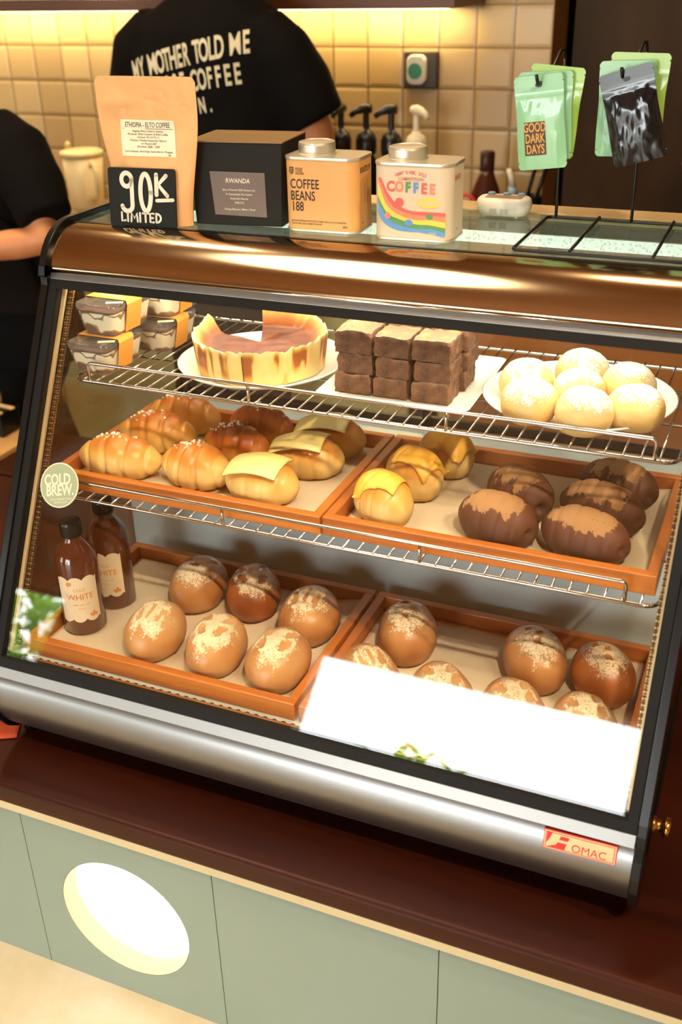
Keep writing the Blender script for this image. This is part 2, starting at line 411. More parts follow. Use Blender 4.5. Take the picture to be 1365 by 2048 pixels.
arc = [(AC[0]-AR*math.cos(a), AC[1]+AR*math.sin(a)) for a in [math.radians(14+(90-14)*k/16) for k in range(17)]]
apron = [(0.8815, K-0.8525), (0.8725, K-0.865), (0.868, K-0.885), (0.870, K-0.905), (0.878, K-0.925), (0.890, K-0.943), (0.905, K-0.955), (0.922, K-0.960)]
def crom(p, n=4):
    out = []
    for i in range(len(p)-1):
        a, b, c, d = Vector(p[max(i-1, 0)]), Vector(p[i]), Vector(p[i+1]), Vector(p[min(i+2, len(p)-1)])
        for k in range(n):
            t = k/n; out.append(tuple(0.5*((2*b)+(c-a)*t+(2*a-5*b+4*c-d)*t*t+(3*b-a-3*c+d)*t**3)))
    return out+[p[-1]]
apron_fine = crom(apron)
BACKY = 1.475; TOPZ = K-0.302
outline = [(0.93, K-0.978), (0.93, K-0.962)]+apron[::-1]+[(0.884, K-0.838), gb, gt, (1.124, K-0.355)]+arc+[(BACKY, TOPZ), (BACKY, K-0.978)]
def inset(poly, d):
    n = len(poly); out = []; ar = sum(poly[i][0]*poly[(i+1) % n][1]-poly[(i+1) % n][0]*poly[i][1] for i in range(n)); sg = 1 if ar > 0 else -1
    for i in range(n):
        a, b, c = Vector(poly[i-1]), Vector(poly[i]), Vector(poly[(i+1) % n])
        n1 = Vector((-(b-a).y, (b-a).x)).normalized()*sg; n2 = Vector((-(c-b).y, (c-b).x)).normalized()*sg
        h = n1+n2; k = d/max(0.35, h.dot(n1)) if h.length > 1e-6 else 0
        out.append(tuple(b+h*k))
    return out
big = inset(outline, -0.007); small = inset(outline, 0.030)
for s_, xa, xb in ((-1, XL-0.011, XL), (1, XR, XR+0.011)):
    m = MB(); n = len(big)
    P4 = [[(x-CX, y-CY, z-CZ) for y, z in p] for x, p in ((xa, big), (xa, small), (xb, small), (xb, big))]
    vs_ = P4[0]+P4[1]+P4[2]+P4[3]; fs = []
    for k in range(n):
        k2 = (k+1) % n
        for r in range(4): fs.append((r*n+k, r*n+k2, ((r+1) % 4)*n+k2, ((r+1) % 4)*n+k))
    m.add(vs_, fs); ep = m.obj('end_frame', BLACKPL, case, bevel=0.002)
    m = cprism(small, (xa+xb)/2-0.003, (xa+xb)/2+0.003); m.obj('side_glass', GLASS, case)
# band, trims, apron
o = MB().strip([(y-CY, z-CZ) for y, z in [(1.128, K-0.3535)]+arc+[(1.192, K-0.310)]], XL-CX, XR-CX)  .obj('top_band', BANDSTEEL, case, smooth=True)
sm_ = o.modifiers.new('thickness', 'SOLIDIFY'); sm_.thickness = 0.002; sm_.offset = -1; sm_.use_rim = False
def along(za, zb, proud, back, name, mat, xa=XL, xb=XR):
    p = [(slope(za)-proud, za), (slope(zb)-proud, zb), (slope(zb)+back, zb), (slope(za)+back, za)]
    return cprism(p, xa, xb).obj(name, mat, case, bevel=0.0008)
along(K-0.3645, K-0.3545, 0.0045, 0.006, 'flat_trim', TRIMSTEEL)
m = MB().tube([(XL-CX, 1.1215-CY, K-0.3535-CZ), (XR-CX, 1.1215-CY, K-0.3535-CZ)], 0.0016, 8); m.obj('bright_bead', CHROME, case, smooth=True)
along(K-0.3755, K-0.3645, 0.004, 0.008, 'gasket', RUBBER)
along(K-0.8365, K-0.8250, 0.004, 0.008, 'gasket', RUBBER)
along(K-0.8500, K-0.8365, 0.0035, 0.008, 'flat_trim', TRIMSTEEL)
m = MB().tube([(XL-CX, 0.8775-CY, K-0.8508-CZ), (XR-CX, 0.8775-CY, K-0.8508-CZ)], 0.0012, 6); m.obj('groove', RUBBER, case)
o = MB().strip([(y-CY, z-CZ) for y, z in apron_fine+[(0.95, K-0.960)]], XL-CX, XR-CX).obj('apron', STEEL, case, smooth=True)
sm_ = o.modifiers.new('thickness', 'SOLIDIFY'); sm_.thickness = 0.002; sm_.offset = -1; sm_.use_rim = False
for xa, xb in ((XL, XL+0.0125), (XR-0.0125, XR)): along(K-0.826, K-0.374, 0.004, 0.010, 'side_gasket', RUBBER, xa, xb)
m = MB()
p = [(gb[0]+0.0005, gb[1]-0.004), (gt[0]+0.0005, gt[1]+0.004), (gt[0]+0.0058, gt[1]+0.004), (gb[0]+0.0058, gb[1]-0.004)]
cprism(p, XL+0.002, XR-0.002).obj('front_glass', GLASS, case)
for xa, xb in ((XL+0.0125, XL+0.018), (XR-0.0155, XR-0.0125)):
    p = [(slope(K-0.824)+0.012, K-0.824), (slope(K-0.374)+0.012, K-0.374), (slope(K-0.374)+0.016, K-0.374), (slope(K-0.824)+0.016, K-0.824)]
    cprism(p, xa, xb).obj('inner_trim', WARMTRIM, case)
# perforated uprights that carry the shelves, just inside each side
pt = NT('perforated_metal'); pt.set(srgb(150, 120, 80), 0.35, 0.8)
_v = pt.N('ShaderNodeTexVoronoi'); _v.inputs['Scale'].default_value = 300; _v.inputs['Randomness'].default_value = 0.1; pt.L(pt.tex(), _v.inputs['Vector'])
pt.base(pt.ramp(_v.outputs['Distance'], [(0.25, srgb(208, 170, 116)), (0.5, srgb(84, 60, 36))]))
for xa, xb in ((XL+0.018, XL+0.025), (XR-0.020, XR-0.016)):
    p = [(slope(K-0.82)+0.020, K-0.82), (slope(K-0.376)+0.020, K-0.376), (slope(K-0.376)+0.024, K-0.376), (slope(K-0.82)+0.024, K-0.82)]
    cprism(p, xa, xb).obj('perforated_upright', pt.m, case)
# deck, ledge with vent slots, back panel
cbox(XL, XR, 0.905, 1.24, K-0.850, K-0.8365).obj('deck', BACKSTEEL, case)
cbox(XL, XR, 0.896, 0.905, K-0.850, K-0.829).obj('deck_lip', CHROME, case, bevel=0.001)
m = MB()
for k in range(64):
    x = XL+0.03+k*0.0128; m.lathe([(0.0, 0.0008), (0.0042, 0.0008), (0.0045, 0.0)], 8, Matrix.Translation((x-CX, 0.9098-CY, K-0.8365-CZ)))
m.obj('vent_slots', BLACKPL, case)
cbox(XL, XR, 1.240, 1.252, K-0.850, K-0.655).obj('back_panel', BACKSTEEL, case)
cbox(XL, XR, 1.240, BACKY-0.02, K-0.655, K-0.650).obj('back_shelf_plate', BACKSTEEL, case)
cbox(XL, XR, 1.00, BACKY, K-0.978, K-0.870).obj('base_box', simple('case_base', srgb(40, 36, 32), 0.6), case)
# sliding glass doors at the back
for xa, xb, yy in ((XL, -0.47, 1.452), (-0.485, XR, 1.462)):
    g = MB(); zb_, zt_ = K-0.650, K-0.325
    g.box(xa-CX, xb-CX, yy-CY, yy+0.004-CY, zb_-CZ, zt_-CZ); d_ = g.obj('sliding_door', GLASS, case)
    f = MB()
    for a, b in ((xa, xa+0.012), (xb-0.012, xb)): f.box(a-CX, b-CX, yy-0.003-CY, yy+0.007-CY, zb_-CZ, zt_-CZ)
    for a, b in ((zb_, zb_+0.012), (zt_-0.012, zt_)): f.box(xa-CX, xb-CX, yy-0.003-CY, yy+0.007-CY, a-CZ, b-CZ)
    f.obj('door_frame', BLACKPL, d_)
cbox(XL, XR, BACKY-0.03, BACKY, K-0.325, K-0.3065).obj('back_rail', BLACKPL, case)
# glass top in a black surround, light batten under its rear edge
cbox(XL, XR, 1.188, 1.196, K-0.312, K-0.3015).obj('top_edge', BLACKPL, case, bevel=0.001)
cbox(XL+0.002, XR-0.002, 1.196, 1.425, K-0.3085, K-0.3025).obj('top_glass', GLASSGREEN, case)
cbox(XL, XR, 1.425, BACKY+0.004, K-0.312, K-0.3015).obj('rear_ledge', simple('beige_ledge', srgb(206, 178, 130), 0.35, 0.3), case, bevel=0.001)
bt = NT('light_batten_cover'); bt.set(srgb(226, 232, 222), 0.3)
_v = bt.N('ShaderNodeTexVoronoi'); _v.inputs['Scale'].default_value = 210; bt.L(bt.tex((1, 1, 1)), _v.inputs['Vector'])
_c = bt.ramp(_v.outputs['Distance'], [(0.12, (0.55, 0.57, 0.53, 1)), (0.42, (1, 1, 0.96, 1))]); bt.base(_c)
bt.L(_c, bt.b.inputs['Emission Color']); bt.b.inputs['Emission Strength'].default_value = 2.0
cbox(XL+0.03, XR-0.01, 1.326, 1.334, K-0.323, K-0.3095).obj('light_batten', bt.m, case)
cbox(XL+0.02, XR-0.02, 1.150, 1.172, K-0.345, K-0.337).obj('front_lamp', emit('case_lamp', (1.0, 0.86, 0.62, 1), 6.0), case)
area('case_light_front', (CX, 1.155, K-0.347), (CX, 1.215, K-0.60), 0.80, 0.02, P_CASE_LED, (1.0, 0.84, 0.58))
area('case_light_back', (CX, 1.350, K-0.335), (CX, 1.30, K-0.60), 0.80, 0.015, P_CASE_BACK, (1.0, 0.90, 0.72))
# brass knob and hinge plate on the right end panel
m = MB(); m.lathe([(0, 0), (0.010, 0), (0.010, 0.004), (0.007, 0.006), (0.007, 0.012), (0.012, 0.014), (0.012, 0.020), (0.009, 0.022), (0, 0.022)], 24, CM @ Matrix.Translation((XR+0.0105, 0.955, K-0.884)) @ Matrix.Rotation(PI/2, 4, 'Y'))
m.obj('brass_knob', simple('brass', srgb(200, 146, 76), 0.25, 1.0), case, smooth=True)
# wire shelves
def wire_shelf(yf, yb, z, xl, xr, rail_x, name):
    mb = MB(); n = 6; r = 0.018
    loop = [(x-CX, y-CY, z-CZ) for x, y in rrect(xr-xl, yb-yf, r, 5, (xl+xr)/2, (yf+yb)/2)]
    mb.tube(loop, 0.0026, 8, closed=True)
    nb = int(round((xr-xl)/0.0200))
    for k in range(1, nb):
        x = xl+(xr-xl)*k/nb
        mb.tube([(x-CX, yf-0.002-CY, z+0.0026-CZ), (x-CX, yb+0.001-CY, z+0.0026-CZ)], 0.0013, 6)
    for yy in (yf+(yb-yf)*0.36, yf+(yb-yf)*0.72): mb.tube([(xl-CX, yy-CY, z-0.0005-CZ), (xr-CX, yy-CY, z-0.0005-CZ)], 0.0018, 6)
    sh_ = mb.obj('wire_shelf', CHROME, case, smooth=True)
    rb = MB(); h = 0.0262; xa, xb = rail_x[0], rail_x[-1]; c_ = 0.006
    path = [(xa, z)]+[(xa+c_-c_*math.cos(t), z+h-c_+c_*math.sin(t)) for t in (0, PI/6, PI/3, PI/2)]+[(xb-c_+c_*math.sin(t), z+h-c_+c_*math.cos(t)) for t in (0, PI/6, PI/3, PI/2)]+[(xb, z)]
    rb.tube([(x-CX, yf-CY, zz-CZ) for x, zz in path], 0.0024, 8)
    for x in rail_x[1:-1]: rb.tube([(x-CX, yf-CY, z-CZ), (x-CX, yf-CY, z+h-CZ)], 0.0022, 8)
    rb.obj('guard_rail', CHROME, sh_, smooth=True)
US = K-0.4915; MS = K-0.6325
wire_shelf(1.0905, 1.40, US, -0.866, -0.066, (-0.8385, -0.596, -0.333, -0.0917), 'upper')
wire_shelf(1.0150, 1.315, MS, -0.872, -0.0605, (-0.842, -0.604, -0.338, -0.0977), 'middle')
UT = US+0.0040; MT = MS+0.0040     # tops of the shelf wires
# maker's badge on the apron
def badge_pt(x, y):      # x 0..1 along, y 0..1 up on the badge, lying against the apron
    return Vector((-0.1385+0.0805*x-CX, 0.8735-0.0045*(1-y)-0.0006-CY, K-0.8790+0.0245*y+0.0015*x-CZ))
def bpt(d): return lambda x, y: badge_pt(x, y)+Vector((0, -d, 0))
RED = simple('badge_red', srgb(206, 48, 44), 0.4); BCREAM = simple('badge_cream', srgb(214, 194, 148), 0.45, 0, 0.08, 60)
m = MB(); f = bpt(0.0)
vs_ = flat([(0, 0), (1, 0), (1, 1), (0, 1)], f)+[p+Vector((0, 0.004, 0)) for p in flat([(0, 0), (1, 0), (1, 1), (0, 1)], f)]
m.add(vs_, [(0, 1, 2, 3), (7, 6, 5, 4), (0, 4, 5, 1), (1, 5, 6, 2), (2, 6, 7, 3), (3, 7, 4, 0)])
bad = m.obj('badge', [RED], case)
m = MB(); f = bpt(0.0003); m.add(flat([(0.012, 0.04), (0.988, 0.04), (0.988, 0.96), (0.012, 0.96)], f), [(0, 1, 2, 3)])
m.obj('badge_border', BCREAM, bad)
m = MB(); f = bpt(0.0005)
fr = [((0.03, 0.09), (0.97, 0.09), (0.97, 0.125), (0.03, 0.125)), ((0.03, 0.875), (0.97, 0.875), (0.97, 0.91), (0.03, 0.91)), ((0.03, 0.09), (0.04, 0.09), (0.04, 0.91), (0.03, 0.91)), ((0.96, 0.09), (0.97, 0.09), (0.97, 0.91), (0.96, 0.91)),
      ((0.045, 0.30), (0.045, 0.88), (0.115, 0.88), (0.09, 0.60)), ((0.215, 0.60), (0.235, 0.80), (0.355, 0.80), (0.335, 0.60)), ((0.06, 0.14), (0.175, 0.30), (0.20, 0.46), (0.325, 0.46), (0.30, 0.14))]
for q in fr: m.add(flat(q, f), [tuple(range(len(q)))])
m.obj('badge_emblem', RED, bad)
lettering([('OMAC', 0.630, 0.33, 0.56, 0.29, 0.0, 0, 'CENTER', 0)], bpt(0.0006), [RED], bad)
# round sticker on the glass
STK = Vector((-0.8435, 0.9985, K-0.6075)); gu = Vector((0, math.sin(TILT), math.cos(TILT)))
def stick_pt(x, y, d=0.0): return STK+Vector((1, 0, 0))*x+gu*y+gn*(0.0035+d)-Vector((CX, CY, CZ))
SG = simple('sticker_sage', srgb(150, 160, 128), 0.5, 0, 0.03); SW = simple('sticker_cream', srgb(214, 208, 184), 0.5, 0, 0.03)
STK -= gn*((STK-Vector((STK.x, *gb))).dot(gn)); STK -= gn*0.003
m = MB(); n = 48
rr_ = 0.0305
m.add([stick_pt(rr_*math.cos(2*PI*k/n), rr_*math.sin(2*PI*k/n), 0.0001) for k in range(n)]+[stick_pt(rr_*math.cos(2*PI*k/n), rr_*math.sin(2*PI*k/n), -0.0007) for k in range(n)],
      [tuple(range(n)), tuple(range(2*n-1, n-1, -1))]+[(k, n+k, n+(k+1) % n, (k+1) % n) for k in range(n)])
stk = m.obj('round_sticker', SW, case)
m = MB(); m.add([stick_pt(0.0288*math.cos(2*PI*k/n), 0.0288*math.sin(2*PI*k/n), 0.0003) for k in range(n)], [tuple(range(n))]); m.obj('sticker_face', SG, stk)
lettering([('COLD', -0.0040, 0.0065, 0.0205, 0.74, 0.028, 0, 'CENTER', 0, 0.20), ('BREW.', 0.0025, -0.0070, 0.0205, 0.74, 0.028, 0, 'CENTER', 0, 0.20),
           ('SLOW STEEPED DAILY', 0.006, -0.0182, 0.0042, 0.85, 0.0, 0, 'CENTER', 0, 0.20), ('SERVED COLD', 0.006, -0.0225, 0.0038, 0.85, 0.0, 0, 'CENTER', 0, 0.20)], lambda x, y: stick_pt(x, y, 0.0005), [SW], stk)

# ================================================================== bakery materials
def bread_mat(name, pale, mid, dark, rough=0.42, flour=(0.86, 0.78, 0.62, 1), grain=420, bumpk=0.15, coat=0.0, grit=0.5):
    t = NT(name); t.set(None, rough); t.b.inputs['Coat Weight'].default_value = coat; t.b.inputs['Coat Roughness'].default_value = 0.3
    t.b.inputs['Subsurface Weight'].default_value = 0.0
    a = t.attr('toast'); n = t.noise(28, 4, 0.6)
    f = t.math('ADD', a, t.math('MULTIPLY', t.math('SUBTRACT', n, 0.5), 0.35), True)
    col = t.ramp(f, [(0.05, pale), (0.5, mid), (0.95, dark)])
    fl = t.attr('flour'); g = t.noise(grain, 3, 0.7); g2 = t.noise(grain*0.25, 3, 0.65)
    gg = t.math('ADD', t.math('MULTIPLY', g, 0.65), t.math('MULTIPLY', g2, 0.35))
    gg = t.math('ADD', t.math('MULTIPLY', t.math('SUBTRACT', gg, 0.5), 2.6), 0.5, True)
    m_ = t.math('MULTIPLY', t.math('SUBTRACT', t.math('ADD', fl, gg), 1.0), 1/(0.10+grit*0.5), True)
    m_ = t.math('MULTIPLY', m_, t.math('GREATER_THAN', fl, 0.02))
    t.base(t.mix(m_, col, flour)); t.bump(t.math('ADD', t.noise(120, 4, 0.65), t.math('MULTIPLY', m_, 0.5)), bumpk, 0.0012)
    r = t.mix(m_, (rough,)*3+(1,), (0.9, 0.9, 0.9, 1)); t.L(r, t.b.inputs['Roughness'])
    return t.m
SALT_M = bread_mat('golden_roll_crust', srgb(244, 208, 128), srgb(232, 166, 74), srgb(196, 100, 28), 0.36, coat=0.15)
SALT_DARK = bread_mat('dark_roll_crust', srgb(236, 176, 84), srgb(204, 112, 34), srgb(146, 62, 14), 0.36, coat=0.15)
CHOC_M = bread_mat('cocoa_roll_crust', srgb(126, 74, 42), srgb(100, 56, 30), srgb(68, 36, 18), 0.6, srgb(172, 126, 82), 260, 0.2, grit=0.15)
LOAF_M = bread_mat('loaf_crust', srgb(226, 182, 122), srgb(206, 146, 86), srgb(166, 98, 50), 0.38, srgb(242, 224, 184), 380, 0.2, coat=0.2, grit=0.45)
LOAF_D = bread_mat('dark_loaf_crust', srgb(208, 140, 74), srgb(180, 100, 44), srgb(128, 56, 22), 0.36, srgb(232, 208, 164), 380, 0.2, coat=0.2, grit=0.45)
CHOUX_M = bread_mat('cream_puff_crust', srgb(242, 216, 156), srgb(232, 190, 116), srgb(208, 146, 74), 0.65, (0.97, 0.96, 0.93, 1), 420, 1.0, grit=0.25)
def cheese_mat(name, a, b):
    t = NT(name); t.set(None, 0.4); t.base(t.ramp(t.noise(30, 4, stretch=(0.4, 2, 1)), [(0.3, a), (0.7, b)])); t.b.inputs['Subsurface Weight'].default_value = 0.0
    return t.m
CHEESE = cheese_mat('yellow_cheese', srgb(255, 224, 128), srgb(255, 240, 172))
CHEESE2 = cheese_mat('orange_cheese', srgb(250, 176, 46), srgb(255, 206, 92))
SALTX = simple('salt_grains', srgb(250, 240, 220), 0.3)

def spindle(nu, nv, fn):
    """closed surface of revolution-like body; fn(u in -1..1, v angle) -> point; returns MB and list of (u,v)"""
    mb = MB(); uv = []; mb.smooth = True
    us = [-math.cos(PI*(i+0.5)/nu) for i in range(nu)]
    vs_ = [fn(-1, 0)]; uv.append((-1, 0))
    for u in us:
        for k in range(nv):
            v = 2*PI*k/nv; vs_.append(fn(u, v)); uv.append((u, v))
    vs_.append(fn(1, 0)); uv.append((1, 0)); last = len(vs_)-1; fs = []
    for k in range(nv): fs.append((0, 1+(k+1) % nv, 1+k))
    for i in range(nu-1):
        for k in range(nv):
            k2 = (k+1) % nv; a = 1+i*nv; b = a+nv; fs.append((a+k, a+k2, b+k2, b+k))
    for k in range(nv): fs.append((1+(nu-1)*nv+k, 1+(nu-1)*nv+(k+1) % nv, last))
    mb.add(vs_, fs); return mb, uv
def roll_shape(L, W, H, seed, wraps=2.3, step=0.15, tip=1.9, bend=0.0, noise_a=0.03, lean=0.35):
    """rolled crescent: coils step down from the middle to the tips"""
    def fn(u, v):
        s = abs(u); env = (1-s**tip)**0.66 if s < 1 else 0.0
        ph = s*wraps-0.5+lean*math.cos(v)*0.5*(1 if u > 0 else -1)+0.06*math.sin(v*2+seed)
        fr = ph-math.floor(ph)
        saw = (1-fr) if s > 0.10 else 0.5
        r = env*(1+step*(sst(0.0, 0.18, fr)*(1-sst(0.82, 1.0, fr)*0.9)-0.75))+0.0
        if s > 0.985: r *= 0.6
        r *= 1+noise_a*nz(u*2, math.cos(v), math.sin(v), 1.3, seed)
        y = r*W/2*math.cos(v); z = r*H*0.56*math.sin(v)
        zb = -H*0.40
        if z < zb*0.9: z = zb*0.9+(z-zb*0.9)*0.18
        x = u*L/2*(1+0.0*s); y += bend*(u*u)*L
        return Vector((x, y, z-zb))
    return fn
def roll_attrs(mb, uv, H, seed, toast_bias=0.0, flour_fn=None):
    toast, flour = [], []
    zmax = max(p[2] for p in mb.v)
    for p, (u, v) in zip(mb.v, uv):
        h = p[2]/zmax
        toast.append(max(0, min(1, sst(0.25, 1.0, h)*0.75+toast_bias+0.25*nz(u*2, math.cos(v), math.sin(v), 1.5, seed+3))))
        flour.append(flour_fn(p, u, v, h) if flour_fn else 0.0)
    return {'toast': toast, 'flour': flour}

# ------------------------------------------------------------------ wooden trays with paper
def tray(name, label, x0, x1, y0, y1, zb, h, group, curl=0):
    t = thing(name, label, 'tray', ((x0+x1)/2, (y0+y1)/2, zb), 0, group)
    cx_, cy_ = (x0+x1)/2, (y0+y1)/2; wd, dp = x1-x0, y1-y0; wl = 0.0125
    def b(ax0, ax1, ay0, ay1, az0, az1, nm, mat): MB().box(ax0, ax1, ay0, ay1, az0, az1).obj(nm, mat, t, bevel=0.0012)
    b(-wd/2, wd/2, -dp/2, -dp/2+wl, 0, h, 'front_rail', TRAYWOOD); b(-wd/2, wd/2, dp/2-wl, dp/2, 0, h, 'back_rail', TRAYWOOD)
    b(-wd/2, -wd/2+wl, -dp/2+wl, dp/2-wl, 0, h, 'side_rail', TRAYWOOD_Y); b(wd/2-wl, wd/2, -dp/2+wl, dp/2-wl, 0, h, 'side_rail', TRAYWOOD_Y)
    b(-wd/2+wl, wd/2-wl, -dp/2+wl, dp/2-wl, 0.001, 0.004, 'tray_floor', TRAYWOOD)
    return t
TRAYWOOD_Y = wood('tray_wood_side', srgb(158, 80, 28), srgb(210, 124, 50), 0.4, 16, 'y', 0.2)
def paper(name, label, x0, x1, y0, y1, z, curls=(), group=None):
    """baking paper lying in a tray; curls: (corner x 0/1, corner y 0/1, reach, lift)"""
    mb = MB(); mb.smooth = True
    def fn(a, b):
        x = x0+(x1-x0)*a; y = y0+(y1-y0)*b
        zz = z+0.0006+0.0007*(nz(x, y, 0, 18, 1)+1)
        for cx_, cy_, reach, lift in curls:
            d = math.hypot((a-cx_)*(x1-x0), (b-cy_)*(y1-y0)*1.5)
            zz += lift*sst(reach, 0, d)
        return Vector((x, y, zz))
    mb.grid(60, 44, fn)
    o = mb.obj(name, PAPER); sm_ = o.modifiers.new('thickness', 'SOLIDIFY'); sm_.thickness = 0.0004
    return tag(o, label, 'baking paper', group)
TH = 0.0255
tray('wooden_tray', 'wooden tray of golden rolls, left on the middle wire shelf', -0.8795, -0.4745, 1.030, 1.304, MT, TH, 'wooden bread trays')
tray('wooden_tray', 'wooden tray of cheese and cocoa rolls, right on the middle wire shelf', -0.4720, -0.0670, 1.032, 1.306, MT, TH, 'wooden bread trays')
DZ = K-0.8362
tray('wooden_tray', 'wooden tray with six floured loaves and bottles on the case floor', -0.880, -0.467, 0.919, 1.206, DZ, TH, 'wooden bread trays')
tray('wooden_tray', 'wooden tray with seven loaves, right on the case floor', -0.461, -0.0625, 0.919, 1.206, DZ, TH, 'wooden bread trays')
pz = MT+0.0042; dz = DZ+0.0042
paper('baking_paper', 'white baking paper under the golden and yellow cheese rolls', -0.865, -0.489, 1.045, 1.290, pz, ((1, 0, 0.05, 0.006),), 'sheets of baking paper')
paper('baking_paper', 'stained baking paper under the cocoa rolls with curled front edge', -0.457, -0.082, 1.047, 1.290, pz, ((0, 0, 0.042, 0.016), (1, 1, 0.03, 0.005)), 'sheets of baking paper')
paper('baking_paper', 'tan baking paper under the six loaves and the bottles', -0.8665, -0.4805, 0.9325, 1.192, dz, ((1, 1, 0.05, 0.010),), 'sheets of baking paper')
paper('baking_paper', 'tan baking paper under the seven loaves', -0.4475, -0.0765, 0.9325, 1.192, dz, (), 'sheets of baking paper')
pz += 0.0022; dz += 0.0022

# ------------------------------------------------------------------ golden rolls with salt
def salt_roll(x, y, rz, L, W, H, seed, label, mat, bias, group='golden salt rolls', salt=True, wraps=2.3):
    mb, uv = spindle(64, 40, roll_shape(L, W, H, seed, wraps))
    o = mb.obj('salt_roll', mat, None, attrs=roll_attrs(mb, uv, H, seed, bias))
    o.location = (x, y, pz); o.rotation_euler = (0, 0, rz); tag(o, label, 'bread roll', group)
    if salt:
        rnd = random.Random(int(seed*10)); g = MB(); tree = BVHTree.FromPolygons([Vector(v) for v in mb.v], mb.f)
        for k in range(34):
            px = rnd.gauss(-0.01, L*0.10); py = rnd.gauss(0, W*0.10)
            hit = tree.ray_cast(Vector((px, py, 0.2)), Vector((0, 0, -1)))
            if hit[0] is None: continue
            s_ = rnd.uniform(0.0007, 0.0016); M_ = Matrix.Translation(hit[0]+Vector((0, 0, s_*0.4))) @ Matrix.Rotation(rnd.random()*3, 4, 'Z') @ Matrix.Rotation(rnd.random(), 4, 'X')
            g.box(-s_, s_, -s_, s_, -s_*0.8, s_*0.8, M_)
        so = g.obj('salt_crystals', SALTX, o); so['kind'] = 'stuff'
    return o, mb
salt_roll(-0.8015, 1.086, 0.1, 0.128, 0.068, 0.06, 1.1, 'pale golden salt roll in front left corner, beside the round sticker', SALT_M, 0.05)
salt_roll(-0.799, 1.180, 0.16, 0.124, 0.066, 0.058, 2.3, 'golden salt roll behind the front left roll, salt along its ridge', SALT_M, 0.12)
salt_roll(-0.795, 1.252, 0.05, 0.12, 0.064, 0.06, 3.7, 'rearmost golden salt roll under the upper shelf at left', SALT_M, 0.15)
salt_roll(-0.686, 1.096, -0.12, 0.114, 0.068, 0.06, 4.2, 'golden salt roll between the front left roll and front cheese roll', SALT_M, 0.06)
salt_roll(-0.672, 1.188, -0.1, 0.11, 0.062, 0.054, 5.9, 'dark orange-brown roll behind the second front roll', SALT_DARK, 0.22)
salt_roll(-0.666, 1.254, -0.14, 0.112, 0.062, 0.06, 6.4, 'dark baked roll at the back, beside the rearmost cheese roll', SALT_DARK, 0.25)
# plain rolls that carry a slice of cheese
def cheese_roll(x, y, rz, L, W, H, seed, label, slab, mat, drape, group, off=(0, 0), srz=0.0):
    mb, uv = spindle(56, 36, roll_shape(L, W, H, seed, 2.3, 0.05, 2.6, 0, 0.02))
    o = mb.obj('cheese_roll', SALT_M, None, attrs=roll_attrs(mb, uv, H, seed, -0.02))
    o.location = (x, y, pz); o.rotation_euler = (0, 0, rz); tag(o, label, 'bread roll', group)
    tree = BVHTree.FromPolygons([Vector(v) for v in mb.v], mb.f); sw, sd = slab; g = MB(); g.smooth = True
    c, s_ = math.cos(srz), math.sin(srz)
    def fn(a, b):
        lx_, ly_ = (a-0.5)*sw, (b-0.5)*sd
        px, py = off[0]+lx_*c-ly_*s_, off[1]+lx_*s_+ly_*c
        hit = tree.ray_cast(Vector((px, py, 0.3)), Vector((0, 0, -1)))
        top = hit[0].z if hit[0] is not None else 0.0
        d = math.hypot(px, py*1.2)
        top = max(top, H*0.50)
        stiff = H*0.98-drape*d*d
        zz = max(top+0.0012, stiff)+0.0006*nz(px, py, 0, 90, seed)
        return Vector((px, py, zz))
    g.grid(30, 24, fn)
    ch = g.obj('cheese_slice', mat, o); sm_ = ch.modifiers.new('thickness', 'SOLIDIFY'); sm_.thickness = 0.0022; sm_.offset = 1
    return o
cheese_roll(-0.582, 1.087, -0.06, 0.108, 0.07, 0.058, 7.1, 'roll under a pale yellow cheese slice, nearest the front rail', (0.074, 0.062), CHEESE, 5.0, 'yellow cheese rolls', (-0.004, -0.002), 0.1)
cheese_roll(-0.556, 1.178, 0.16, 0.104, 0.068, 0.056, 8.4, 'middle one of three yellow cheese rolls, behind the front one', (0.074, 0.060), CHEESE, 5.0, 'yellow cheese rolls', (-0.012, 0), 0.0)
cheese_roll(-0.552, 1.252, 0.1, 0.102, 0.066, 0.056, 9.2, 'rearmost yellow cheese roll, half hidden by the upper shelf', (0.076, 0.058), CHEESE, 5.0, 'yellow cheese rolls', (-0.010, 0), 0.0)
cheese_roll(-0.412, 1.090, -0.60, 0.092, 0.066, 0.062, 10.3, 'roll with folded orange cheese in the front corner of its tray', (0.058, 0.052), CHEESE2, 60.0, 'orange cheese rolls', (-0.004, 0.0), 0.5)
cheese_roll(-0.399, 1.171, -0.60, 0.092, 0.066, 0.064, 11.7, 'roll with melted orange cheese, middle of three in a slanting line', (0.058, 0.052), CHEESE2, 60.0, 'orange cheese rolls', (0.008, 0.004), 0.2)
cheese_roll(-0.380, 1.249, -0.55, 0.090, 0.066, 0.062, 12.9, 'rearmost roll with orange cheese, just below the wire shelf', (0.058, 0.052), CHEESE2, 60.0, 'orange cheese rolls', (0.010, 0.0), 0.3)
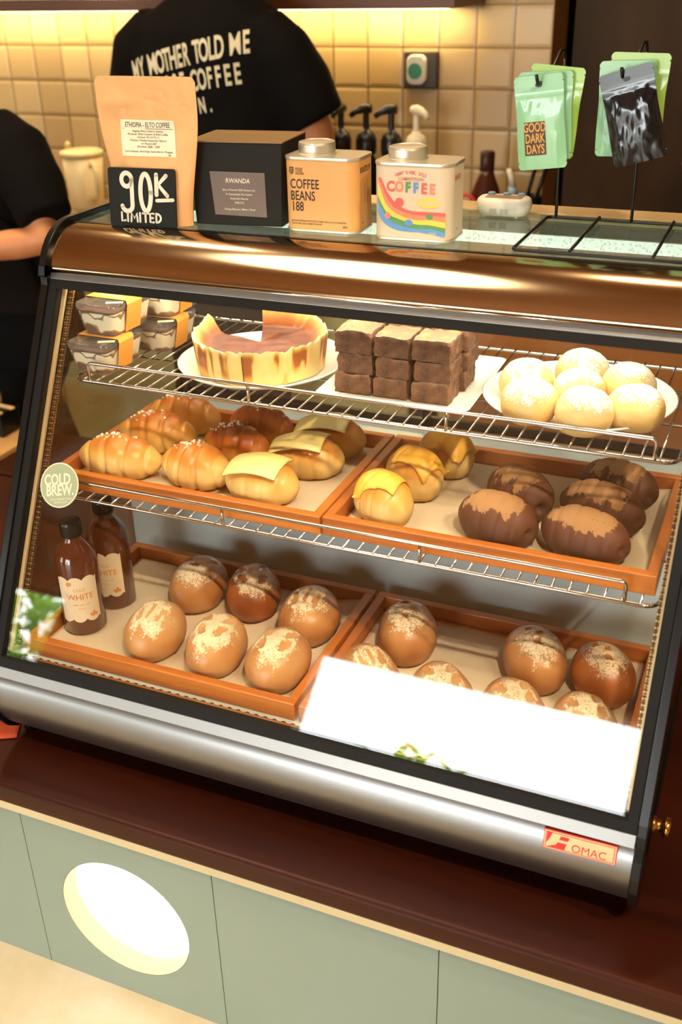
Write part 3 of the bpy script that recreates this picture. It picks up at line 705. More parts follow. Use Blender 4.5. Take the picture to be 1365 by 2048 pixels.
# cocoa rolls
def cocoa_roll(x, y, rz, L, W, H, seed, label, cover=(-0.75, 0.62)):
    mb, uv = spindle(72, 48, roll_shape(L, W, H, seed, 2.7, 0.055, 2.6, 0, 0.025))
    # the coil's end: a small hollow in the right-hand tip
    v2 = []
    for (px, py, pz_), (u, v) in zip(mb.v, uv):
        p = Vector((px, py, pz_)); c = Vector((L/2*0.93, -W*0.10, H*0.40)); d = (p-c).length
        if u > 0.55: p.x -= 0.010*math.exp(-(d/0.0065)**2)
        v2.append(tuple(p))
    mb.v = v2
    def fl(p, u, v, h):
        e = 0.76+0.20*nz(u*3, p[1]*40, 0, 1.6, seed)+0.10*nz(u*9, p[1]*120, 0, 1.3, seed+5)
        return 0.95*sst(e-0.03, e+0.05, h)*sst(cover[0]-0.1, cover[0]+0.05, u)*(1-sst(cover[1]-0.05, cover[1]+0.1, u+0.12*nz(p[1]*60, u, 0, 1, seed)))
    at = roll_attrs(mb, uv, H, seed, 0.0, fl); at['toast'] = [0.35+0.4*(1-t) for t in at['toast']]
    o = mb.obj('cocoa_roll', CHOC_M, None, attrs=at)
    o.location = (x, y, pz); o.rotation_euler = (0, 0, rz); return tag(o, label, 'bread roll', 'cocoa rolls')
cocoa_roll(-0.2635, 1.088, -0.3, 0.108, 0.068, 0.063, 13.1, 'cocoa roll in front, beside the folded orange cheese roll')
cocoa_roll(-0.256, 1.168, -0.62, 0.104, 0.068, 0.062, 14.6, 'cocoa roll behind the front cocoa roll, left pair')
cocoa_roll(-0.158, 1.087, -0.30, 0.114, 0.066, 0.061, 15.2, 'cocoa roll nearest the right tray corner, pale powder on top')
cocoa_roll(-0.152, 1.163, -0.30, 0.114, 0.064, 0.061, 16.8, 'middle cocoa roll of the three at the right end')
cocoa_roll(-0.144, 1.238, -0.30, 0.108, 0.064, 0.059, 17.3, 'rearmost cocoa roll, against the right back corner of the tray')

# ------------------------------------------------------------------ floured loaves on the case floor
def loaf(x, y, rz, L, W, H, seed, label, mat, style, grp='floured loaves', bias=0.0, fl_amt=1.0):
    nu, nv = 84, 64; rnd = random.Random(int(seed*100)); cuts = []
    if style == 'leaf':
        for sgn in (-1, 1):
            for k, (cx_, ln) in enumerate(((0.34, 0.26), (-0.12, 0.28))):
                cuts.append((cx_+rnd.uniform(-0.04, 0.04), sgn*(0.36+rnd.uniform(-0.03, 0.04)), ln, 0.150, sgn*0.50))
    elif style == 'long':
        for sgn, sh_ in ((-1, 0.0), (0, 0.05), (1, -0.05)): cuts.append((sh_, sgn*0.36, 0.38, 0.10, sgn*0.18))
    elif style == 'hole':
        cuts = [(0.02, -0.02, 0.15, 0.15, 0.0), (0.36, -0.44, 0.24, 0.13, -0.6), (0.36, 0.42, 0.24, 0.13, 0.6)]
    elif style == 'knobs':
        cuts = [(0.22, -0.16, 0.13, 0.10, 0.3), (-0.12, 0.02, 0.15, 0.11, 0.2), (0.46, 0.14, 0.12, 0.10, 0)]
    def cutval(s, t):
        best, rim = 0.0, 0.0
        for cx_, ct, ln, wd, ang in cuts:
            a = (s-cx_)*math.cos(ang)+(t-ct)*math.sin(ang); b = -(s-cx_)*math.sin(ang)+(t-ct)*math.cos(ang)
            d = (a/ln)**2+(b/wd)**2
            best = max(best, 1-sst(0.45, 1.0, d)); rim = max(rim, math.exp(-((d-1.25)/0.35)**2))
        return best, rim
    def fn(u, v):
        env = (1-abs(u)**2.25)**0.54 if abs(u) < 1 else 0
        env *= 1-0.05*u
        r = env*(1+0.055*nz(u*1.5, math.cos(v), math.sin(v), 1.2, seed)+0.02*nz(u*3.5, math.cos(v)*2, math.sin(v)*2, 1.4, seed+6))
        yy = r*math.cos(v); zz = r*math.sin(v)
        t = yy if zz > 0 else 9
        c, rim = cutval(u+0.15, t) if zz > 0 else (0, 0)
        sgn = -0.6 if style in ('knobs', 'hole') and False else 1
        k = 1-0.075*c*sgn+0.045*rim*(1-c)
        y = yy*W/2*k; z = zz*H*0.60*k; zb = -H*0.40
        if z < zb*0.85: z = zb*0.85+(z-zb*0.85)*0.2
        return Vector((u*L/2, y, z-zb))
    mb, uv = spindle(nu, nv, fn)
    toast, flour = [], []
    for p, (u, v) in zip(mb.v, uv):
        yy = p[1]/(W/2); h = p[2]/H
        c, rim = cutval(u+0.15, yy) if h > 0.40 else (0, 0)
        toast.append(max(0, min(1, 0.50+bias-0.25*c+0.30*nz(u*1.3, yy, h, 1.2, seed)+0.25*sst(0.5, 0.0, h)*0-0.35*sst(0.35, 0.05, h))))
        edge = math.hypot((u+0.16)/0.85, yy/0.95)+0.22*nz(u*3, yy*3, 0, 1.1, seed+9)+0.10*nz(u*9, yy*9, 0, 1.0, seed+4)
        f = (1-sst(0.50, 1.02, edge))*sst(0.30, 0.55, h)*0.98+0.35*rim*sst(0.4, 0.6, h)*(1-sst(0.8, 1.05, edge))
        flour.append(max(0.0, min(1.0, f*(1-0.97*c)*(0.45+0.55*fl_amt))))
    o = mb.obj('floured_loaf', mat, None, attrs={'toast': toast, 'flour': flour})
    o.location = (x, y, dz); o.rotation_euler = (0, 0, rz); tag(o, label, 'loaf', grp)
    # a few raisins showing in the crust
    return o
H2 = PI/2
loaf(-0.7130, 1.116, H2+0.10, 0.108, 0.080, 0.066, 1.3, 'tan loaf with a round bare spot in its flour, behind left loaf', LOAF_M, 'hole', bias=0.06, fl_amt=0.80)
loaf(-0.628, 1.126, H2+0.45, 0.108, 0.078, 0.064, 2.7, 'dark reddish loaf at the back centre of the left lower tray', LOAF_D, 'leaf', bias=0.22, fl_amt=0.85)
loaf(-0.5260, 1.098, H2+0.12, 0.108, 0.084, 0.066, 3.4, 'loaf with three long cuts, back right by the tray divider', LOAF_M, 'long', bias=0.15, fl_amt=0.72)
loaf(-0.7095, 0.990, H2+0.10, 0.106, 0.078, 0.064, 4.8, 'pale loaf with streaks of flour, in front beside the bottles', LOAF_M, 'long', bias=-0.08, fl_amt=0.95)
loaf(-0.6135, 0.990, H2+0.10, 0.108, 0.078, 0.064, 5.5, 'loaf most thickly dusted with white flour, front middle', LOAF_M, 'leaf', bias=-0.04, fl_amt=1.15)
loaf(-0.5215, 0.990, H2+0.06, 0.108, 0.082, 0.064, 6.1, 'loaf with leaf-shaped cuts in the front right tray corner', LOAF_M, 'leaf', bias=0.02, fl_amt=0.9)
loaf(-0.384, 1.108, H2+0.25, 0.112, 0.078, 0.066, 7.9, 'lone loaf at the back left of the right lower tray', LOAF_M, 'knobs', bias=0.12, fl_amt=0.68)
loaf(-0.401, 1.008, H2+0.70, 0.104, 0.072, 0.056, 8.3, 'dull loaf in front of the lone back loaf, by the tray divider', LOAF_M, 'long', bias=0.1, fl_amt=0.55)
loaf(-0.3000, 0.996, H2+0.55, 0.112, 0.076, 0.060, 9.6, 'second front loaf from the divider, partly behind the white reflection', LOAF_M, 'leaf', bias=0.1, fl_amt=0.68)
loaf(-0.2100, 1.110, H2+0.50, 0.112, 0.080, 0.066, 10.2, 'long loaf lying slanted at the back between two other loaves', LOAF_M, 'knobs', bias=0.08, fl_amt=0.72)
loaf(-0.2085, 0.996, H2+0.50, 0.112, 0.076, 0.060, 11.4, 'third front loaf from the divider, below the slanted back loaf', LOAF_M, 'leaf', bias=0.08, fl_amt=0.7)
loaf(-0.1225, 1.110, H2+0.60, 0.100, 0.076, 0.064, 12.5, 'loaf at the back right corner with a knob of crust', LOAF_D, 'knobs', bias=0.05, fl_amt=0.75)
loaf(-0.1240, 1.000, H2+0.50, 0.106, 0.076, 0.060, 13.6, 'front right corner loaf with rows of leaf cuts', LOAF_M, 'leaf', bias=0.06, fl_amt=0.75)

# ------------------------------------------------------------------ bottles of cold brew
COFFEE = NT('brown_coffee_bottle'); COFFEE.set(srgb(84, 36, 16), 0.12); COFFEE.b.inputs['Coat Weight'].default_value = 0.6
_n = COFFEE.noise(5, 2); COFFEE.base(COFFEE.ramp(_n, [(0.3, srgb(74, 30, 14)), (0.7, srgb(104, 50, 24))])); COFFEE = COFFEE.m
LABELC = simple('bottle_label', srgb(236, 214, 178), 0.55, 0, 0.03); ORANGE = simple('label_orange', srgb(226, 146, 74), 0.5)
def bottle(x, y, rz, label):
    t = thing('coffee_bottle', label, 'bottle', (x, y, dz-0.002), rz, 'bottles of cold coffee')
    R_ = 0.0300; m = MB(); m.smooth = True
    m.lathe([(0, 0.001), (R_-0.004, 0), (R_, 0.004), (R_, 0.112), (R_-0.002, 0.122), (R_-0.008, 0.132), (0.016, 0.140), (0.0125, 0.146), (0.0125, 0.153)], 40); m.obj('body', COFFEE, t)
    m = MB(); m.smooth = True; m.lathe([(0.0135, 0.150), (0.0145, 0.1505), (0.0145, 0.1535), (0.0135, 0.154)], 32, caps=False); m.obj('neck_ring', BLACKPL, t)
    m = MB(); prof = [(0.0152, 0.1545)]+[(0.0152 if k % 2 else 0.0147, 0.1555+0.0018*k) for k in range(8)]+[(0.0140, 0.1715), (0, 0.172)]
    m.lathe(prof, 32); m.obj('cap', BLACKPL, t, angle=0.6)
    n = 40; half = 0.95; mb = MB(); mb.smooth = True     # label with scalloped top and bottom
    def pt(a, zz, d=0.0004): return Vector(((R_+d)*math.sin(a), -(R_+d)*math.cos(a), zz))
    def scal(q): return 0.0055*abs(math.sin((q+0.04)*PI*3.0/1.0))**0.7
    mb.grid(n, 16, lambda a, b: pt((a-0.5)*2*half, (0.030-scal(a)*1.0)*(1-b)+(0.092+scal(a))*b)); lb = mb.obj('label', LABELC, t)
    wf = lambda px, py: pt(px/R_, py, 0.0008)
    lettering([('COLD', 0.002, 0.077, 0.0065, 0.9, 0.0, 0, 'CENTER', 0), ('WHITE', 0.002, 0.0655, 0.0125, 0.95, 0.012, 0, 'CENTER', 0), ('coffee with milk', 0.002, 0.0535, 0.0042, 0.9, 0, 0, 'CENTER', 0), ('250 ml', 0.002, 0.047, 0.0042, 0.9, 0, 0, 'CENTER', 0)], wf, [ORANGE], lb)
    for nm, dots in (('label_drop', ((-0.012, 0.087, 0.003), (-0.0095, 0.0875, 0.0025))), ('label_beans', ((0.016, 0.034, 0.0024), (0.0185, 0.0355, 0.0022), (0.018, 0.038, 0.002), (0.0212, 0.0345, 0.002), (0.0135, 0.0355, 0.0018)))):
        m = MB()
        for cx_, cz_, r_ in dots: m.add([wf(cx_+r_*math.cos(2*PI*k/10), cz_+r_*math.sin(2*PI*k/10)*1.2) for k in range(10)], [tuple(range(10))])
        m.obj(nm, ORANGE, lb)
    return t
bottle(-0.8360, 1.000, 0.55, 'brown coffee bottle with white label, in front of its twin')
bottle(-0.8330, 1.072, 0.20, 'brown coffee bottle with its label half hidden behind the other bottle')

# ================================================================== upper shelf: plates and cakes
def round_plate(x, y, z, R_, label):
    m = MB(); m.smooth = True
    m.lathe([(0, 0.001), (R_*0.62, 0.001), (R_*0.70, 0.0), (R_*0.75, 0.001), (R_*0.86, 0.0045), (R_, 0.0125), (R_+0.0008, 0.014), (R_-0.0015, 0.0148), (R_*0.88, 0.0082), (R_*0.80, 0.0046), (R_*0.3, 0.0040), (0, 0.0040)], 72)
    o = m.obj('round_plate', PORCELAIN); o.location = (x, y, z); return tag(o, label, 'plate', 'white round plates')
round_plate(-0.634, 1.210, UT, 0.1165, 'white round plate under the burnt cheesecake')
round_plate(-0.2030, 1.222, UT, 0.1180, 'white round plate piled with seven sugared cream puffs')
# burnt cheesecake with a wedge missing
def cheesecake(cx_, cy_, z):
    t = thing('cheesecake', 'burnt basque cheesecake with one wedge cut out, on a white plate', 'cake', (cx_, cy_, z))
    R_ = 0.0915; a0, a1 = math.radians(167), math.radians(475-0.5)   # going round by the front to the far side
    n = 150
    def rim(a):
        hgt = 0.048+0.0065*nz(math.cos(a)*2.6, math.sin(a)*2.6, 0, 1, 3)+0.0036*nz(math.cos(a)*9, math.sin(a)*9, 0, 1, 8)+0.0026*nz(math.cos(a)*24, math.sin(a)*24, 0, 1, 5)
        hgt += 0.012*math.exp(-((a-a0)/0.20)**2)+0.008*sst(a1-1.2, a1-0.1, a)
        rr_ = R_*(1+0.022*nz(math.cos(a)*5, math.sin(a)*5, 1, 1, 5)+0.012*nz(math.cos(a)*14, math.sin(a)*14, 1, 1, 2))
        return hgt, rr_
    m = MB(); m.smooth = True; rows = 10
    def side(u, v):
        a = a0+(a1-a0)*u; h, r = rim(a); f = 0.95+0.06*v+0.012*math.sin(a*22+math.sin(a*5)*3)*v*(1-v)*2
        return Vector((r*f*math.cos(a), r*f*math.sin(a), 0.001+v*h))
    m.grid(n, rows, side)
    toast = []
    for j in range(rows+1):
        for i in range(n+1):
            a = a0+(a1-a0)*i/n; v = j/rows
            p = nz(math.cos(a)*4, math.sin(a)*4, v*0.6, 1, 4)+0.6*nz(math.cos(a)*11, math.sin(a)*11, v*0.5, 1, 9)
            band = 1 if p > 0.02 else 0
            toast.append((0.16+0.62*sst(-0.16, 0.02, p))*sst(1.0, 0.84, v)*(0.30+0.70*sst(0.05, 0.45, v)))
    sm_ = NT('cheesecake_side'); sm_.set(None, 0.5)
    fcol = sm_.math('ADD', sm_.attr('toast'), sm_.math('MULTIPLY', sm_.math('SUBTRACT', sm_.noise(45, 4, stretch=(1, 1, 0.4)), 0.5), 0.25), True)
    sm_.base(sm_.ramp(fcol, [(0.05, srgb(250, 228, 158)), (0.30, srgb(240, 186, 92)), (0.70, srgb(160, 88, 34))])); sm_.bump(sm_.noise(70, 4), 0.3, 0.002)
    m.obj('cake_side', sm_.m, t, attrs={'toast': toast})
    m = MB(); m.smooth = True; rows = 22; toast = []
    def topf(u, v):
        a = a0+(a1-a0)*u; h, r = rim(a); r1 = r*1.01*(1-v); edge = (1-v)
        dish = 0.0335+0.0015*nz(math.cos(a)*edge*4, math.sin(a)*edge*4, 0, 1.4, 6)
        hz = dish+(0.001+h-dish)*sst(0.74, 1.0, edge)+0.005*math.exp(-((a-a1+0.9)/0.05)**2)*sst(0.0, 0.3, edge)*sst(1.0, 0.75, edge)
        return Vector((r1*math.cos(a), r1*math.sin(a), hz))
    m.grid(n, rows, topf)
    for j in range(rows+1):
        for i in range(n+1):
            e = 1-j/rows; toast.append(0.0 if e > 0.985 else min(1.0, 0.12+0.78*sst(0.99, 0.70, e)))
    tm = NT('cheesecake_top'); tm.set(None, 0.45)
    f2 = tm.math('ADD', tm.attr('toast'), tm.math('MULTIPLY', tm.math('SUBTRACT', tm.noise(38, 5), 0.5), 0.5), True)
    tm.base(tm.ramp(f2, [(0.0, srgb(252, 230, 160)), (0.24, srgb(226, 160, 82)), (0.52, srgb(176, 94, 36)), (0.95, srgb(98, 46, 16))])); tm.bump(tm.noise(60, 4), 0.25, 0.002)
    m.obj('browned_top', tm.m, t, attrs={'toast': toast})
    m = MB()
    for a in (a0, a1):
        h, r = rim(a); N_ = 14
        top = [Vector((r*1.01*e*math.cos(a), r*1.01*e*math.sin(a), topf((a-a0)/(a1-a0), 1-e).z)) for e in [k/N_ for k in range(N_+1)]]
        bot = [Vector((r*0.95*e*math.cos(a), r*0.95*e*math.sin(a), 0.001)) for e in [k/N_ for k in range(N_+1)]]
        m.add(top+bot, [(k, k+1, N_+2+k, N_+1+k) for k in range(N_)])
    m.obj('cut_face', simple('cheesecake_inside', srgb(246, 218, 150), 0.5, 0, 0.05, 60), t)
    m = MB()   # knife line at the front
    for a in (math.radians(281),):
        h, r = rim(a+2*PI if a < a0 else a); c, s_ = math.cos(a), math.sin(a)
        pts = [(r*0.955*c, r*0.955*s_, 0.004), (r*1.005*c, r*1.005*s_, h-0.004)]
        m.tube(pts, 0.0006, 5)
    m.obj('knife_cut', simple('cut_line', srgb(96, 52, 22), 0.8), t)
    return t
cheesecake(-0.634, 1.206, UT+0.0045)
# square plate and brownies
def square_plate(x, y, z, rz, wd, dp, label):
    rings = []
    for s_, zz in ((0.80, 0.0), (0.84, 0.001), (1.0, 0.0105), (1.006, 0.0118), (0.995, 0.0125), (0.86, 0.0045), (0.5, 0.0036)):
        rings.append([Vector((px*s_, py*s_, zz)) for px, py in rrect(wd, dp, 0.008, 4)])
    m = MB(); m.loft(rings); o = m.obj('square_plate', PORCELAIN, smooth=True, angle=0.9); o.location = (x, y, z); o.rotation_euler = (0, 0, rz)
    return tag(o, label, 'plate')
square_plate(-0.4180, 1.2205, UT, 0.02, 0.200, 0.200, 'white square plate under the stacked brownies')
BROWNIE = NT('brownie_crumb'); BROWNIE.set(None, 0.75)
_tp = BROWNIE.attr('toast'); _nn = BROWNIE.noise(70, 5, 0.7)
_cut = BROWNIE.ramp(_nn, [(0.32, srgb(66, 40, 24)), (0.55, srgb(108, 72, 48)), (0.75, srgb(136, 96, 66))])
_topc = BROWNIE.ramp(BROWNIE.noise(55, 5, 0.75), [(0.36, srgb(110, 108, 98)), (0.46, srgb(136, 102, 74)), (0.66, srgb(172, 138, 104))])
BROWNIE.base(BROWNIE.mix(_tp, _cut, _topc)); BROWNIE.bump(BROWNIE.noise(120, 5, 0.7), 0.9, 0.0025); BROWNIE = BROWNIE.m
def brownie(x, y, z, wd, dp, h, seed, rz, label, grp, peak=0.0):
    me = bmesh.new(); bmesh.ops.create_cube(me, size=1.0)
    bmesh.ops.subdivide_edges(me, edges=me.edges[:], cuts=11, use_grid_fill=True)
    vs_, ts = [], []
    for v in me.verts:
        px, py, pz_ = v.co
        top = pz_ > 0.49
        q = 1-0.05*(abs(px*2)**8+abs(py*2)**8)*(0.7 if pz_ > 0.4 else 0.2)
        X = px*wd*q; Y = py*dp*q; Z = (pz_+0.5)*h
        f = 0.0016; o3 = Vector((X*1000/9, Y*1000/9, Z*1000/9))+Vector((seed*7, seed*3, seed))
        d = noise.noise_vector(o3)*f+noise.noise_vector(o3*2.7)*f*0.5
        if pz_ > 0: Z += (pz_*2)*(0.0022*nz(X, Y, 0, 60, seed)+peak*math.exp(-((X/(wd*0.4))**2+(Y/(dp*0.5))**2)))
        if pz_ < -0.49: d.z = abs(d.z)*0.2
        v.co = Vector((X, Y, Z))+d; ts.append(1.0 if pz_ > 0.47 else (0.35 if pz_ > 0.40 else 0.0))
    m = bpy.data.meshes.new('brownie'); me.to_mesh(m); me.free(); m.materials.append(BROWNIE)
    a = m.attributes.new('toast', 'FLOAT', 'POINT'); a.data.foreach_set('value', ts)
    m.polygons.foreach_set('use_smooth', [True]*len(m.polygons)); m.set_sharp_from_angle(angle=0.8)
    o = bpy.data.objects.new('brownie', m); COL.objects.link(o); o.location = (x, y, z); o.rotation_euler = (0, 0, rz)
    return tag(o, label, 'brownie', grp)
bz = UT+0.0048; BH = 0.0265
colw = ['left', 'middle', 'right']; lay = ['bottom', 'middle', 'top']
rnd = random.Random(3); zs = [bz, bz+BH+0.0008, bz+2*(BH+0.0008)]
wl_ = [0.0515, 0.0480, 0.0515]; xs_ = [-0.4765, -0.4255, -0.3745]
pl_ = {0: 'beside the cheesecake', 1: 'between its two neighbours', 2: 'at the cream puff end'}
ln_ = {0: 'on the plate', 1: 'in the middle layer', 2: 'crusty topped, in the top layer'}
for L_ in range(3):
    for c in range(3):
        for row in range(2):
            if row == 1 and L_ == 2 and c == 1: pass
            yy = 1.1725+row*0.0535; dx = (0.004 if L_ == 1 else (0.001 if L_ == 0 else 0.003))+rnd.uniform(-0.001, 0.001)
            dyy = rnd.uniform(-0.001, 0.001)-(0.003 if L_ == 2 else 0)
            lab = ('front row' if row == 0 else 'back row')+' brownie '+ln_[L_]+', '+pl_[c]
            if row == 1 and c == 2: dx += 0.006
            brownie(xs_[c]+dx, yy+dyy, zs[L_]+0.0004, wl_[c]-0.0022-(0.002 if L_ == 1 else 0), 0.0515, BH*(0.97 if L_ != 1 else 0.93)+(0.002 if L_ == 2 and row == 1 else 0), L_*10+c*3+row+1, rnd.uniform(-0.01, 0.01), lab, 'stacked brownies', 0.010 if (L_ == 2 and c == 0 and row == 0) else 0.0)
# cream puffs
def puff(x, y, R_, H, seed, label):
    def fn(u, v):
        th = (u+1)/2*PI; r = math.sin(th)**0.80 if 0 < th < PI else 0; z = -math.cos(th)
        k = 1+0.045*nz(r*math.cos(v)*1.5, r*math.sin(v)*1.5, z, 1.2, seed)
        k += 0.030*abs(nz(r*math.cos(v)*7, r*math.sin(v)*7, z*7, 1.0, seed+2))*sst(-0.5, 0.2, z)
        zz = z*0.60*H*k
        if zz < -0.40*H: zz = -0.40*H+(zz+0.40*H)*0.15
        return Vector((R_*r*k*math.cos(v), R_*r*k*math.sin(v), zz+0.43*H))
    mb, uv = spindle(72, 72, fn); toast, flour = [], []
    for p, (u, v) in zip(mb.v, uv):
        h = p[2]/H; e = h+0.14*nz(p[0]*50, p[1]*50, 0, 1, seed)+0.10*p[1]/R_
        toast.append(max(0, min(1, 0.35+0.3*nz(p[0]*30, p[1]*30, h*2, 1, seed+1)+0.35*sst(0.35, 0.08, h)*0.4)))
        flour.append(0.76*sst(0.40, 1.0, e))
    o = mb.obj('cream_puff', CHOUX_M, None, attrs={'toast': toast, 'flour': flour}); o.location = (x, y, UT+0.0052); o.rotation_euler = (0, 0, seed)
    return tag(o, label, 'cream puff', 'sugared cream puffs')
for i, (x, y, R_, lb) in enumerate([(-0.2660, 1.208, 0.0338, 'cream puff at the back left, next to the brownies'), (-0.2080, 1.262, 0.0336, 'rearmost and highest placed cream puff on its plate'),
        (-0.1450, 1.228, 0.0330, 'cream puff at the back right of the plate'), (-0.1985, 1.195, 0.0312, 'cream puff in the centre, ringed by the six others'),
        (-0.2465, 1.141, 0.0335, 'front left cream puff, near the square plate corner'), (-0.1795, 1.1285, 0.0335, 'foremost cream puff, just behind the guard rail'), (-0.1265, 1.162, 0.0338, 'front right cream puff with a toasted brown side')]):
    puff(x, y, R_, 0.047+0.001*(i % 3), 2.3+i*1.7, lb)
# boxed tiramisu
CREAMY = NT('layered_tiramisu'); CREAMY.set(None, 0.5)
_s = CREAMY.N('ShaderNodeSeparateXYZ'); _tc = CREAMY.N('ShaderNodeTexCoord'); CREAMY.L(_tc.outputs['Object'], _s.inputs[0])
_z = CREAMY.math('ADD', _s.outputs[2], CREAMY.math('MULTIPLY', CREAMY.math('SUBTRACT', CREAMY.noise(48, 1, 0.3), 0.5), 0.040))
CREAMY.base(CREAMY.ramp(CREAMY.math('DIVIDE', _z, 0.045), [(0.14, srgb(106, 66, 32)), (0.22, srgb(186, 138, 80)), (0.27, srgb(248, 236, 206)), (0.58, srgb(248, 236, 206)), (0.61, srgb(122, 82, 44)), (0.66, srgb(136, 96, 54)), (0.69, srgb(250, 240, 214))])); CREAMY = CREAMY.m
COCOA = simple('cocoa_powder', srgb(78, 44, 24), 0.9, 0, 0.2, 60); BAND = simple('orange_sleeve', srgb(240, 166, 70), 0.5, 0, 0.03)
def tiramisu(x, y, z, rz, label):
    t = thing('tiramisu_box', label, 'dessert box', (x, y, z), rz, 'boxed tiramisu')
    W0, D0, W1, D1, H = 0.052, 0.082, 0.064, 0.094, 0.040
    def ring(k, zz, g=0.0): return [Vector((px, py, zz)) for px, py in rrect(W0+(W1-W0)*k-2*g, D0+(D1-D0)*k-2*g, 0.008, 4)]
    m = MB(); m.smooth = True; m.loft([ring(k, 0.002+k*0.032, 0.0012) for k in (0, 0.33, 0.66, 0.92)]); m.obj('layers', CREAMY, t, angle=0.8)
    m = MB(); m.smooth = True; m.loft([ring(0.92, 0.0322, 0.0013), ring(0.94, 0.0345, 0.0014)]); m.obj('cocoa_topping', COCOA, t, angle=0.8)
    m = MB(); m.smooth = True; m.loft([ring(0, 0.0), ring(1.0, H-0.003), ring(1.06, H-0.003), ring(1.06, H)], cap=False); m.add(ring(0, 0.0), [tuple(range(len(ring(0, 0))))]); m.obj('clear_tub', PLASTIC, t, angle=0.7)
    m = MB(); m.smooth = True; m.loft([ring(1.08, H-0.002), ring(1.08, H+0.0015), ring(1.0, H+0.002), ring(0.96, H+0.0042)], cap=False); r_ = ring(0.96, H+0.0042); m.add(r_, [tuple(range(len(r_)))]); m.obj('clear_lid', PLASTIC, t, angle=0.7)
    bw = 0.017; hw0, hw1 = W0/2+0.0012, W1/2+0.0032
    pts = [(-hw0, 0.001), (-hw1, H), (-hw1+0.002, H+0.0055), (hw1-0.002, H+0.0055), (hw1, H), (hw0, 0.001)]
    m = MB(); n = len(pts)
    m.add([(px, -bw, pz_) for px, pz_ in pts]+[(px, bw, pz_) for px, pz_ in pts], [(k, k+1, n+k+1, n+k) for k in range(n-1)])
    b_ = m.obj('paper_sleeve', BAND, t); sm_ = b_.modifiers.new('thickness', 'SOLIDIFY'); sm_.thickness = 0.0005; sm_.offset = 0
    lettering([('TIRAMISU', 0, -0.006, 0.0095, 1.05, 0.02, 0, 'CENTER', 0)], lambda px, py: Vector((px, py, H+0.0061)), [LABELC], b_)
    m = MB(); m.box(-0.005, 0.018, -0.040, -0.033, H+0.0044, H+0.0052, Matrix.Rotation(0.5, 4, 'Z')); m.obj('wooden_spoon', simple('paper_sticker', srgb(222, 214, 178), 0.6), t)
    return t
tz = UT+0.0004
tiramisu(-0.8450, 1.1465, tz, -0.03, 'lower boxed tiramisu nearest the left glass side')
tiramisu(-0.8430, 1.1740, tz+0.0465, -0.05, 'boxed tiramisu on top of the pile nearest the glass')
tiramisu(-0.8180, 1.252, tz, 0.02, 'lower boxed tiramisu of the rear pile, near the cheesecake')
tiramisu(-0.8180, 1.275, tz+0.0465, 0.0, 'upper boxed tiramisu of the rear pile')

# ================================================================== things standing on the glass top
TG = TOPZ-0.0003
INK = simple('dark_print', srgb(44, 34, 24), 0.6); WHITEPAINT = simple('white_marker', srgb(222, 216, 196), 0.6)
